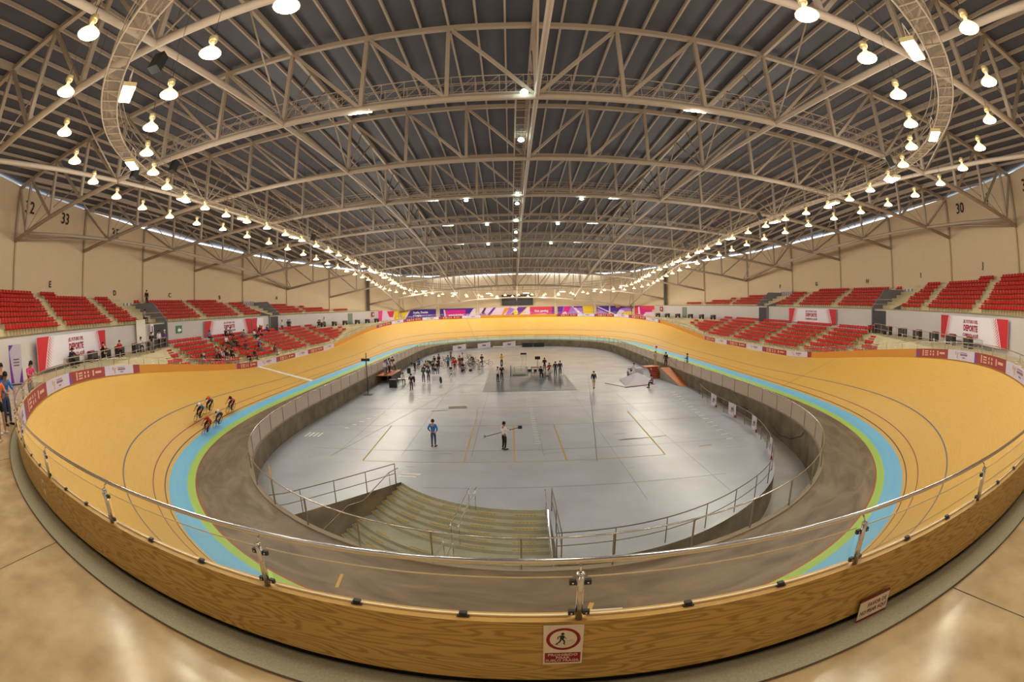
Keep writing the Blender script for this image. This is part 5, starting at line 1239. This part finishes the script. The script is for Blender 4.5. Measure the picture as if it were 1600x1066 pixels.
person((2.0, .3, ZI), -80, 'sit', 'black', 'black', 'person in black sitting on a chair on the dark mat'); person((2.86, 5.6, ZI), -90, 'hold', 'black', 'brown', 'person in dark clothes standing behind the table on the dark mat', h=1.75)
person((3.4, .9, ZI), 180, 'sit', 'white', 'white', 'person in white sitting at the right end of the table on the mat'); person((3.35, 3.6, ZI), -100, 'sit_work', 'red', 'black', 'person in a red top at the table on the dark mat')
person((3.9, 1.25, ZI), -95, 'pockets', 'black', 'denim', 'person in black and jeans on the right of the mat, left of a pair', h=1.72); person((4.5, 1.5, ZI), -100, 'stand', 'navy', 'denim', 'person in a navy top on the right of the mat, right of a pair', h=1.78)
person((12.9, -2.6, ZI), -120, 'hold', 'white', 'white', 'person dressed in white standing behind the white canopy cloth', h=1.75); person((12.0, -3.3, ZI), -60, 'bend', 'white', 'grey', 'person in white bending over the white canopy cloth', h=1.6)
person((13.17, -9.64, ZI), 175, 'sit', 'grey', 'black', 'person in grey and black sitting beside the white canopy cloth')
person((16.6, -3.5, 0.), -100, 'stand', 'black', 'black', 'person dressed in black at the head of the wooden ramp', h=1.72)
person((18.6, -5.5, 0.0), 170, 'hold', 'blue', 'denim', 'person in a blue jacket holding a bicycle on the apron, right of the ramp', h=1.72); bike((18.25, -5.0, 0.0), 70, 'grey', 'bicycle held by the person in blue on the apron')
person((15.9, -1.5, -.05), -120, 'hold', 'khaki', 'khaki', 'person in pale clothes at the stair head beside the wooden ramp', h=1.7)
# dark mat, table group
o = tag(MB().box((0, 0, 0), (9.65, 18.6, .012)).build('floor_mat', mat('mat_blue', hx(96, 116, 136), .3, noise=(.6, .9, hx(58, 76, 98)))), 'large dark blue-grey mat lying on the middle of the infield', 'mat'); o.location = (.34, -.1, -1.292)
def table(loc, rz, w_, d_, h_, top, label, grp=None, cloth=None):
    r = empty('table', loc, rz); MB().box((0, 0, h_), (w_, d_, .04)).build('table_top', top, r)
    for sx in (-1, 1):
        for sy in (-1, 1): MB().tube([(sx * (w_ / 2 - .06), sy * (d_ / 2 - .05), 0), (sx * (w_ / 2 - .06), sy * (d_ / 2 - .05), h_)], .016, 5).build('leg', M_dark, r)
    if cloth: MB().box((0, -d_ / 2, h_ - .25), (w_, .01, .5)).build('front_cloth', cloth, r)
    return tag(r, label, 'table', grp)
M_ttop = mat('table_top', hx(214, 206, 196), .5)
table((2.2, 4.0, ZI), 0, 2.4, .8, .75, mat('table_red', hx(120, 40, 40), .5), 'long dark red table in the middle of the mat'); table((-.3, 5.2, ZI), 0, 1.8, .7, .75, M_ttop, 'pale table on the left half of the mat')
table((-.6, 2.5, ZI), 0, 1.6, .9, .12, mat('board_green', hx(120, 150, 120), .5), 'low greenish trestle board lying on the mat')
o = tag(empty('equipment_stand', (.1, 5.9, ZI)), 'tall stand with a white box on top behind the pale table', 'stand'); 
for sx in (-.3, .3): MB().tube([(sx, 0, 0), (sx, 0, 1.9)], .03, 6).build('leg', M_white, o)
MB().box((0, 0, 2.1), (.9, .6, .5)).build('box', M_white, o); MB().box((0, -.31, 2.35), (.8, .04, .22)).build('screen', mat('screen_navy', hx(30, 34, 60), .4), o)
o = tag(empty('equipment_stand', (2.0, 6.6, ZI)), 'small stand with a dark screen behind the red table', 'stand'); MB().tube([(0, 0, 0), (0, 0, 1.5)], .03, 6).build('pole', M_dark, o); MB().box((0, 0, 1.65), (.7, .1, .4)).build('screen', M_black, o)
o = tag(MB().lathe([(.12, 0), (.10, .02), (.05, .1), (.05, 1.3)], n=8).build('flag_pole', mat('pole_green', hx(40, 70, 50), .6)), 'short dark green post standing at the left of the mat', 'post'); o.location = (-1.6, 1.6, ZI)
for i, (x, y, a) in enumerate(((.7, 1.2, 0), (2.1, .1, 180), (1.3, 1.0, 30))):
    r = tag(empty('folding_chair', (x, y, ZI), math.radians(a)), ['black folding chair at the left of the table group', 'black folding chair under the person in black', 'black folding chair in front of the red table'][i], 'chair')
    MB().box((0, 0, .44), (.42, .42, .03)).build('seat', M_black, r); MB().box((0, -.2, .72), (.42, .03, .32)).build('backrest', M_black, r)
    for sx in (-.19, .19):
        for sy in (-.19, .19): MB().tube([(sx, sy, 0), (sx, sy, .44)], .012, 5).build('leg', M_dark, r)
# parked bicycles and the people among them
rb = random.Random(11); cl = ['black', 'grey', 'white', 'red', 'teal', 'navy', 'green']
spots = [(-12.9, 11.5), (-13.6, 13.2), (-12.3, 14.4), (-13.2, 16.4), (-11.6, 16.1), (-12.1, 18.2), (-10.9, 19.2), (-10.4, 16.7), (-9.8, 21.), (-9.5, 18.4), (-8.6, 22.), (-8.2, 19.6), (-10.8, 12.6), (-9.9, 14.2), (-11.5, 10.4), (-9.2, 12.1), (-8.3, 14.8), (-7.6, 12.9), (-7.2, 15.6), (-8.6, 9.6), (-7.9, 7.4), (-7.3, 9.7), (-7.5, 11.2), (-6.9, 13.6), (-14.3, 10.2), (-14.6, 14.6), (-9.1, 1.9)]
for i, (x, y) in enumerate(spots):
    bike((x, y, ZI), rb.uniform(0, 360), cl[i % 7], ('bicycle with a %s frame parked in the crowd by the left track wall' % cl[i % 7]) if i < 26 else 'bicycle lying apart in front of the parked bicycles', 'parked bicycles with %s frames' % cl[i % 7] if i < 26 else None, lean=rb.choice((-.15, .15, .1)))
crowd = [(-14.89, 11.3, 'sit', 'blue', 'black', 'person in a bright blue top sitting at the left end of the bicycle crowd'), (-14.0, 12.1, 'sit_floor', 'white', 'black', 'person in a white top sitting on the floor beside the one in bright blue'), (-13.4, 9.4, 'sit', 'khaki', 'black', 'person in a khaki top sitting in front of the parked bicycles'), (-12.2, 12.9, 'stand', 'black', 'black', 'tall person in black in the middle of the bicycle crowd'), (-10.6, 11.2, 'hold', 'teal', 'black', 'person in a teal shirt among the parked bicycles'), (-9.3, 8.6, 'stand', 'red', 'maroon', 'person in a red suit standing among the bicycles'), (-8.8, 10.2, 'stand', 'maroon', 'red', 'person in a maroon top just behind the one in red'), (-9.0, 16.0, 'stand', 'white', 'black', 'person in a white top far back among the bicycles'), (-7.2, 14.2, 'bend', 'green', 'black', 'person in green bending over the bicycles at the right of the crowd'), (-6.0, 8.4, 'bend', 'white', 'khaki', 'person in white bending down right of the bicycle crowd'), (-13.2, 15.5, 'sit', 'black', 'grey', 'person in black sitting by the track wall behind the bicycles'), (-11.4, 21.0, 'stand', 'grey', 'denim', 'person in grey at the far end of the bicycle crowd'), (-14.9, 8.2, 'bend', 'brown', 'black', 'person in brown bending beside the track wall'), (-10.1, 13.4, 'sit', 'orange', 'black', 'person in an orange top sitting in the bicycle crowd'), (-8.1, 6.3, 'sit_floor', 'grey', 'black', 'person in grey sitting on the floor in front of the bicycles')]
for i, (x, y, kd, t_, b_, lab) in enumerate(crowd): person((x, y, ZI), rb.uniform(-150, -30), kd, t_, b_, lab, female=i % 3 == 0, h=rb.uniform(1.62, 1.78))
M_bag = mat('bag_black', hx(36, 34, 40), .8)
for i, (x, y, s_) in enumerate(((-13.8, 8.6, .5), (-12.5, 9.2, .4), (-11.9, 7.6, .5), (-10.0, 9.2, .4), (-8.6, 12.4, .45), (-7.0, 6.6, .4), (-14.2, 16.2, .6))):
    o = MB(); o.ball((0, 0, s_ * .42), (s_ * .6, s_ * .4, s_ * .42), n=10, m=6); o = o.build('kit_bag', M_bag); o.location = (x, y, ZI); tag(o, 'dark kit bag on the floor among the parked bicycles', 'bag', 'dark kit bags by the bicycles')
# judges' platform on the left
r = tag(empty('judges_platform', (-15.9, -1.0, -1.3), math.radians(90)), 'wooden judges platform with black skirting against the left track wall', 'stage')
MB().box((0, .4, .98), (5.2, 1.9, .08)).build('deck', mat('deck_wood', hx(200, 112, 56), .5), r); MB().box((0, -.52, .47), (5.2, .04, .94)).build('skirt', M_black, r); MB().box((2.57, .35, .47), (.04, 1.7, .94)).build('skirt', mat('skirt_red', hx(74, 26, 22), .8), r)
for i in range(4): MB().tube([(-2.4 + 1.6 * i, -.4, 1.0), (-2.4 + 1.6 * i, -.4, 1.75)], .02, 6).build('rail_post', M_inox, r)
for i, (t, kd, a, b_, lab) in enumerate(((-2.1, 'stand', 'white', 'grey', 'person in white at the near end of the judges platform'), (-.9, 'hold', 'blue', 'brown', 'person in blue standing on the judges platform'), (-.2, 'stand', 'white', 'black', 'person in a white top beside the one in blue on the judges platform'), (.5, 'stand', 'navy', 'black', 'person in navy at the far part of the judges platform'), (1.6, 'sit_work', 'white', 'brown', 'person in white seated on the judges platform'), (2.2, 'hold', 'brown', 'brown', 'person in brown at the far end of the judges platform'))):
    c, s_ = 0., 1.; lx, ly = t, .35 + .12 * (i % 2)
    person((-15.9 + lx * c - ly * s_, -1.0 + lx * s_ + ly * c, -.28), -30 + 25 * i, kd, a, b_, lab, h=1.68)
o = tag(empty('timing_board', (-17.75, -5.9, 0.)), 'dark electronic board on a thin pole at the near end of the judges platform', 'board'); MB().tube([(0, 0, 0), (0, 0, 1.7)], .025, 6).build('pole', M_dark, o); MB().box((0, 0, 1.8), (1.0, .12, .3)).build('panel', mat('board_black', hx(20, 40, 34), .4), o)
o = tag(empty('finish_pole', (-16.2, -10.6, -1.3)), 'tall dark pole with a square foot on the infield beside the finish line', 'pole'); MB().tube([(0, 0, .04), (0, 0, 4.3)], .045, 8).build('pole', M_dark, o); MB().box((0, 0, .02), (.9, .9, .04)).build('foot', M_black, o)
# gear group right of the platform
table((-13.6, -4.4, ZI), .2, 1.6, .8, .75, M_ttop, 'pale table loaded with gear right of the judges platform'); 
person((-14.1, -3.4, ZI), -60, 'sit_work', 'white', 'black', 'person in white sitting behind the gear table')
for i, (x, y, lb) in enumerate(((-13.2, -1.4, 'left'), (-9.9, -2.2, 'right'))):
    r = tag(empty('cable_drum', (x + .3, y - 1.2, ZI), .4), 'dark round drum lying among the gear, %s one of the two' % lb, 'drum'); mb = MB(); P_ = [(0, .33 * math.cos(t), .40 + .33 * math.sin(t)) for t in np.linspace(0, 6.28, 17)[:-1]]; mb.tube(P_, .07, 6, closed=True); mb.build('rim', M_black, r); MB().beam((0, 0, .06), (0, 0, .7), .05, .05).build('spoke', M_dark, r)
r = tag(empty('tripod', (-12.9, -5.2, ZI)), 'black tripod with a speaker standing in front of the gear table', 'tripod')
for q in range(3): MB().tube([(0, 0, .55), (.42 * math.cos(q * 2.1), .42 * math.sin(q * 2.1), .01)], .014, 5).build('leg', M_black, r)
MB().tube([(0, 0, .5), (0, 0, 1.6)], .016, 5).build('pole', M_black, r); MB().box((0, 0, 1.75), (.36, .3, .6)).build('speaker', M_black, r)
o = tag(MB().box((0, 0, .45), (.8, .6, .9)).build('flight_case', M_black), 'black equipment case at the end of the judges platform', 'case'); o.location = (-14.6, -6.0, ZI)
o = tag(MB().tube([(0, 0, 0), (-.03, 0, 1.9)], .035, 8).build('yellow_pole', M_yel), 'slim yellow pole standing on the infield left of the stairs', 'pole'); o.location = (-12.49, -39.3, -1.3)
o = tag(MB().tube([(14.95, -31.6, -.3), (15.25, -32.2, -.75), (15.6, -33., -.85), (15.9, -33.8, -.5), (16.05, -34.2, .1)], .03, 6).build('hanging_cable', M_black), 'thick black cable sagging from the infield railing across the ramp gap', 'cable')
o = tag(MB().tube([(15.5, -26.9, -.2), (15.9, -24.8, -.35), (16.6, -22.6, -.1), (17.1, -20.4, .1), (17.15, -18.4, .05)], .04, 6).build('hanging_cable', M_black), 'black cable bundle draped from the track wall to the infield railing', 'cable')
# white canopy cloth lying on the floor
mb = MB(); V = [(0, 0, .03), (-2.3, 2.9, .05), (-2.6, -1.4, .04), (-2.9, -2.6, .03), (.8, -1.2, .03), (1.5, 1.0, .05), (.9, 3.4, .05), (-.6, 1.0, 1.05), (-1.5, -.8, .5), (.2, 2.2, .6)]
mb.add([(v[0] * 1.0, v[1], v[2]) for v in V], [(7, 1, 2), (7, 2, 8), (8, 2, 3), (8, 3, 4), (7, 8, 4), (7, 4, 5), (7, 5, 9), (9, 5, 6), (9, 6, 1), (7, 9, 1)], 0); mb.beam((-2.9, -2.65, .04), (.8, -1.25, .04), .09, .05, 1); mb.beam((-2.8, -2.4, .02), (-4.4, .6, .02), .05, .03, 2)
o = tag(mb.build('canopy_cloth', [mat('canopy_white', hx(232, 226, 240), .7), M_maroon, M_dark]), 'large white canopy cloth folded on the infield floor with a red hem', 'canopy'); o.location = (13.2, -6.3, -1.3)
# wooden stair and ramp on the right
r = tag(empty('wooden_ramp', (16.62, -6.6, -1.3), math.radians(-86)), 'orange wooden ramp leading from the infield up to the apron on the right', 'ramp')
mb = MB(); mb.add([(-2.9, -.55, 1.3), (2.9, -.55, .02), (2.9, .55, .02), (-2.9, .55, 1.3), (-2.9, -.55, 1.22), (2.9, -.55, 0.), (2.9, .55, 0.), (-2.9, .55, 1.22)], [(0, 1, 2, 3), (7, 6, 5, 4), (0, 4, 5, 1), (3, 2, 6, 7), (0, 3, 7, 4)]); mb.build('deck', mat('ramp_wood', hx(226, 132, 72), .5, noise=(3, .5, hx(206, 112, 56))), r)
mb = MB(); mb.add([(-2.9, -.57, 0), (2.9, -.57, 0), (-2.9, -.57, 1.25), (-2.9, -.62, 0), (2.9, -.62, 0), (-2.9, -.62, 1.25)], [(0, 1, 2), (5, 4, 3), (0, 3, 4, 1), (1, 4, 5, 2), (2, 5, 3, 0)]); mb.build('side_board', mat('side_grey', hx(158, 150, 140), .7), r)
MB().tube([(-2.7, .5, 2.2), (2.2, .5, 1.1), (2.4, .5, .1)], .025, 6).build('handrail', M_inox, r)
r = tag(empty('wooden_stair', (15.3, -2.3, -1.3), math.radians(8)), 'short wooden stair with dark red treads beside the orange ramp', 'stair')
for k in range(6): MB().box((0, -1.35 + .27 * k, .11 + .2 * k), (1.25, .28, .2)).build('tread', mat('tread_red', hx(150, 62, 40), .6), r)
MB().box((0, .55, 1.22), (1.9, 1.2, .1)).build('landing', mat('ramp_wood'), r); mb = MB(); mb.add([(.7, -1.5, 0), (.7, 1.1, 0), (.7, 1.1, 1.2), (.7, .1, 1.2), (.76, -1.5, 0), (.76, 1.1, 0), (.76, 1.1, 1.2), (.76, .1, 1.2)], [(0, 1, 2, 3), (7, 6, 5, 4), (0, 4, 5, 1), (1, 5, 6, 2), (2, 6, 7, 3), (3, 7, 4, 0)]); mb.build('side_board', mat('side_grey'), r)
MB().tube([(-.7, -1.3, 1.0), (-.7, .2, 2.1), (-.7, 1.0, 2.1)], .025, 6).build('handrail', M_inox, r)
r = tag(empty('table_with_cloth', (14.0, .4, ZI), .3), 'table under a white cloth left of the wooden stair', 'table'); MB().box((0, 0, .4), (1.5, .8, .78)).build('cloth', mat('cloth_lilac', hx(214, 208, 222), .7), r); MB().box((-.9, .1, .72), (.5, .4, .05)).build('shelf', M_dark, r)
o = tag(empty('lap_sign', (16.7, .9, 0.), 0), 'small white board with a red disc beside the stair head', 'sign'); MB().tube([(0, 0, 0), (0, 0, 1.9)], .02, 5).build('pole', M_dark, o); MB().box((0, 0, 2.0), (.6, .03, .4)).build('board', M_white, o); mb = MB(); mb.add([(.05 + .15 * math.cos(t), -.02, 2.0 + .15 * math.sin(t)) for t in np.linspace(0, 6.28, 15)[:-1]], [tuple(range(14))]); mb.build('red_disc', mat('lamp_red', hx(210, 50, 40), .5), o)
# far end: low stages and printed covers at the wall
for i, (x, w_, dz, m_, lb) in enumerate(((-2.0, 4.4, .0, M_ttop, 'pale low stage at the far end of the infield'),)):
    o = tag(MB().box((0, 0, .1), (w_ * 1.5, 1.4, .2)).build('low_stage', m_), lb, 'stage'); o.location = (x, 44.2, ZI)
for i, x in enumerate((1.9, 4.25)):
    o = tag(MB().box((0, 0, .45), (2.2, .8, .9)).build('equipment_case', M_black), 'black equipment case at the far end of the infield, %s of the two' % ('left' if i == 0 else 'right'), 'case'); o.location = (x, 43.6, ZI)
for (x, y, lb) in ((-11.6, 36.6, 'left'), (-7.0, 40.6, 'middle'), (-1.9, 42.4, 'right')):
    o = tag(empty('standing_banner', (x, y, ZI), -.1 * x / 6), 'white curved printed board on the far infield edge, %s of the three' % lb, 'banner'); P_ = np.array([(t, .1 * math.cos(t), 0) for t in np.linspace(-1.3, 1.3, 10)]); lo, hi = P_.copy(), P_.copy(); lo[:, 2] = .2 + .12 * P_[:, 0]; hi[:, 2] = 1.25 + .12 * P_[:, 0]
    MB().strips([lo, hi], closed=False).build('sheet', mat('cloth_white'), o); k = MB(); k.box((0, -.05, .75), (.7, .02, .3)); k.build('print', M_ink, o)
# railing round the far stair opening
handrail_run('platform_railing', [(5.2, 45.3, -1.3), (6.6, 42.9, -1.3), (8.6, 43.0, -1.3)], 1.08, 'grey pipe railing at the far end of the infield', 1.6, m_=M_rail2)
handrail_run('platform_railing', [(-15.0, 32., -1.3), (-14.0, 35.6, -1.3), (-12.9, 38.2, -1.3), (-9.6, 41.6, -1.3), (-5.5, 43.8, -1.3)], 1.08, 'grey pipe railing behind the bicycle crowd along the far left wall', 2.2, m_=M_rail2)
# ---------------------------------------------------------------- spectators in the left lower stand
st = [(-35.3, -11.2, 'teal', 'black', 'person in a bright turquoise jacket in the top row of the left lower stand', 6), (-35.3, -7.5, 'black', 'black', 'person in black in the top row, under the slogan banner', 6), (-35.3, -6.4, 'grey', 'black', 'person in grey beside the one in black in the top row', 6),
      (-35.3, 1.2, 'black', 'black', 'dark-clad person in the top row below the event banner', 6), (-35.3, 3.6, 'purple', 'black', 'person in purple in the top row below the event banner', 6), (-34.5, -4.7, 'grey', 'grey', 'person in a grey jacket in the second row from the top', 5), (-34.5, -1.7, 'white', 'denim', 'person in a white top and jeans in the second row from the top', 5), (-34.5, 0., 'pink', 'black', 'person in a pale pink top in the second row from the top', 5), (-33.6, -10.1, 'white', 'black', 'person in a white top beside the aisle, fifth row from the barrier', 4), (-33.6, -8.3, 'brown', 'black', 'person in brown in the fifth row from the barrier', 4), (-33.6, -2.2, 'black', 'white', 'person in a black top and white trousers, fifth row', 4), (-32.8, -8.9, 'black', 'black', 'person in black lounging in the fourth row', 3),
      (-32.8, -10.2, 'green', 'brown', 'person in a green top in the fourth row', 3), (-31.9, -8.4, 'maroon', 'grey', 'person in maroon in the third row of the left lower stand', 2), (-31.9, -5.0, 'purple', 'black', 'person in a purple top in the third row', 2), (-31.9, -13.5, 'red', 'black', 'person in red in the third row near the standing crew', 2), (-31.0, -13., 'black', 'black', 'person in black in the second row of the left lower stand', 1), (-31.0, -6.1, 'grey', 'grey', 'person in pale grey in the second row', 1), (-31.0, -14.3, 'grey', 'khaki', 'person in a grey top and khaki trousers, second row', 1), (-30.2, -9.1, 'black', 'brown', 'person in black in the first row', 0), (-30.2, -10.9, 'red', 'black', 'person in red in the first row by the barrier', 0), (-30.2, -3.9, 'maroon', 'grey', 'person in maroon in the first row by the barrier', 0)]
def near_off(x, y, o_):
    """point at distance o_ outside the rim next to (x, y)"""
    i = int(((RIM[:, 0] - x) ** 2 + (RIM[:, 1] - y) ** 2).argmin()); return RIM[i, 0] + BC[i, 2] * o_, RIM[i, 1] + BC[i, 3] * o_
for i, (x, y, t_, b_, lab, k) in enumerate(st):
    px_, py_ = near_off(-28.7, y, 1.45 + .86 * k + .34); person((px_, py_, rowz(k) - .02), rb.uniform(-25, 10), 'sit', t_, b_, lab, female=i % 3 == 1, h=rb.uniform(1.6, 1.78))
for x, y, kd, t_, b_, lab, hd_, hc in ((-32.2, -25.5, 'hold', 'black', 'grey', 'person in a black coat standing on the steps nearest the camera, left lower stand', 'hair', 'hairc'), (-31.2, -18.9, 'bend', 'navy', 'grey', 'person in a navy vest and white cap stooping at the end of the seat rows', 'cap', 'white'), (-31.0, -16.4, 'hold', 'grey', 'black', 'person in a grey jacket standing in front of the seat rows', 'hair', 'hairc'), (-30.6, -14.9, 'stand', 'black', 'grey', 'person in black standing by the barrier below the spectators', 'hair', 'hairc'), (-31.0, -15.8, 'bend', 'white', 'black', 'person in white stooping beside the one in the grey jacket', 'hair', 'hairc'),
                              (-35.9, -20.3, 'stand', 'white', 'black', 'person in a white top by the entrance of the left stand', 'hair', 'hairc'), (-36.2, -19.0, 'stand', 'purple', 'black', 'person in purple with a white cap by the entrance of the left stand', 'cap', 'white')):
    i = int(((RIM[:, 0] - x) ** 2 + (RIM[:, 1] - y) ** 2).argmin()); o_ = (x - RIM[i, 0]) * BC[i, 2] + (y - RIM[i, 1]) * BC[i, 3]
    person((x, y, stand_z(max(o_, 0.1), RIM[i, 2], y)), rb.uniform(-30, 20), kd, t_, b_, lab, head=hd_, headc=hc, h=1.72)
for x, y, t_, b_, lab in ((-35.9, 9.2, 'white', 'denim', 'person in a white top at the far end of the left lower stand'), (-36.3, 12.2, 'navy', 'navy', 'person in dark blue walking up the far end of the left stand'), (-36.4, 13.0, 'denim', 'black', 'person in a blue patterned top near the second stand entrance')): person((x, y, 4.62), -60, 'stand', t_, b_, lab, h=1.7)
px_, py_ = -44.1, -13.9; person((-43.7, -13.9, 9.11), -20, 'stand', 'black', 'black', 'lone person in black standing on the top row against the left outer wall', h=1.8)
# ---------------------------------------------------------------- tables along the upper concourse
def desk(x, y, s_, lab, grp, red=True):
    a = math.atan2(*(grey_pt(s_, y + 1) - grey_pt(s_, y - 1))[::-1]); r = empty('concourse_table', (x, y, 4.62), a); MB().box((0, 0, .74), (1.3, .55, .04)).build('table_top', M_dark, r)
    for sx in (-.55, .55): MB().box((sx, 0, .37), (.05, .45, .74)).build('leg', M_dark, r)
    MB().box((0, s_ * .2, .5), (1.1, .03, .4)).build('front_panel', M_black, r)
    if red: MB().box((-.1, -s_ * .1, .8), (.8, .3, .08)).build('red_cover', mat('cover_red', hx(170, 44, 40), .6), r)
    tag(r, lab, 'table', grp)
for k, (x, y) in enumerate(((31.6, -36.4), (33.2, -33.3), (34.2, -30.4), (35.0, -27.5), (35.8, -24.6), (36.3, -21.8), (36.9, -18.6))): desk(x - .9, y, 1, 'black table with a red top beside the right grey wall, on the near concourse', 'tables on the near right concourse')
for k, (x, y) in enumerate(((-31.7, -36.2), (-32.9, -33.2), (-33.7, -30.9), (-34.3, -28.6), (-35.0, -25.6), (-35.6, -22.8))): desk(x + .7, y, -1, 'black table with a red top beside the left grey wall, on the near concourse', 'tables on the near left concourse')
for k, y in enumerate((23.5, 27.5, 31.5, 35.5, 39., 42.5)):
    for s_ in (-1, 1): p = grey_pt(s_, y); desk(p[0] - s_ * 1.4, y, s_, 'small dark table on the far %s concourse' % ('left' if s_ < 0 else 'right'), 'tables on the far %s concourse' % ('left' if s_ < 0 else 'right'))
person((-30.4, -36.9, 4.62), -20, 'sit_work', 'navy', 'black', 'person in navy sitting at the nearest table under the left slogan banner', female=True)
person((-32.3, -31.6, 4.62), -170, 'sit_work', 'black', 'black', 'person in black with a dark cap at the second table under the slogan banner', head='cap', headc='black')
person((-33.0, -29.2, 4.62), -30, 'sit_work', 'red', 'black', 'person in a red top sitting at a table on the left concourse'); person((-34.9, -24.4, 4.62), -20, 'sit_work', 'white', 'navy', 'person in a pale top sitting at the last table on the left concourse', female=True)
for (x, y, t_, lab) in ((-32.6, 19.2, 'black', 'person in black at the far left tables, left of the pair'), (-32.9, 20.6, 'grey', 'person in grey at the far left tables, right of the pair'), (-33.6, 24.3, 'white', 'person in a white top standing by the far left tables')): person((x - 1.2, y, 4.62), -70, 'sit_work' if t_ != 'white' else 'stand', t_, 'black', lab)
person((-36.6, -21.9, 7.12), 0, 'sit', 'grey', 'black', 'person in grey sitting at the front edge of the left upper stand')
# ---------------------------------------------------------------- spectators at the near left barrier
person((-15.35, -51.55, 4.62), 0, 'lean', 'orange', 'black', 'person in an orange T-shirt and dark shorts leaning on the handrail at the left edge', longs=False, shorts=True, h=1.66, shoe='white')
person((-16.35, -50.72, 4.62), -5, 'lean', 'blue', 'denim', 'person in a bright blue jacket leaning on the handrail beside the one in orange', h=1.62)
person((-18.1, -49.9, 4.62), -5, 'stand', 'navy', 'black', 'person in a dark navy T-shirt standing behind the one in blue', longs=False, h=1.72)
person((-19.3, -47.75, 4.62), 5, 'lean', 'pink', 'grey', 'person in a bright pink T-shirt with a ponytail leaning on the handrail', longs=False, h=1.62, female=True)
r = tag(empty('crowd_barrier', (-14.95, -52.9, 4.62), math.radians(40)), 'pale steel crowd barrier standing at the left edge of the concourse', 'barrier'); mb = MB(); mb.tube([(-1.0, 0, .12), (-1.0, 0, .95), (-.9, 0, 1.05), (.9, 0, 1.05), (1.0, 0, .95), (1.0, 0, .12)], .022, 8); mb.tube([(-1.0, 0, .2), (1.0, 0, .2)], .018, 6); mb.build('frame', M_steel, r)
for i in range(9): MB().tube([(-.8 + .2 * i, 0, .2), (-.8 + .2 * i, 0, 1.05)], .009, 5).build('bar', M_steel, r)
for sx in (-.9, .9): MB().beam((sx, -.3, .02), (sx, .3, .02), .05, .03).build('foot', M_steel, r)
# ---------------------------------------------------------------- lettering becomes mesh
bpy.context.view_layer.update(); _dg = bpy.context.evaluated_depsgraph_get()
_fonts = [o for o in SC.objects if o.type == 'FONT']; _new = []
for o in _fonts: _new.append((o, bpy.data.meshes.new_from_object(o.evaluated_get(_dg))))
for o, me in _new:
    nm, m_ = o.name, o.data.materials[0]; n = bpy.data.objects.new('tmp', me); COL.objects.link(n)
    n.parent = o.parent; n.location = o.location; n.rotation_euler = o.rotation_euler; n.scale = o.scale
    if not me.materials: me.materials.append(m_)
    bpy.data.objects.remove(o); n.name = nm
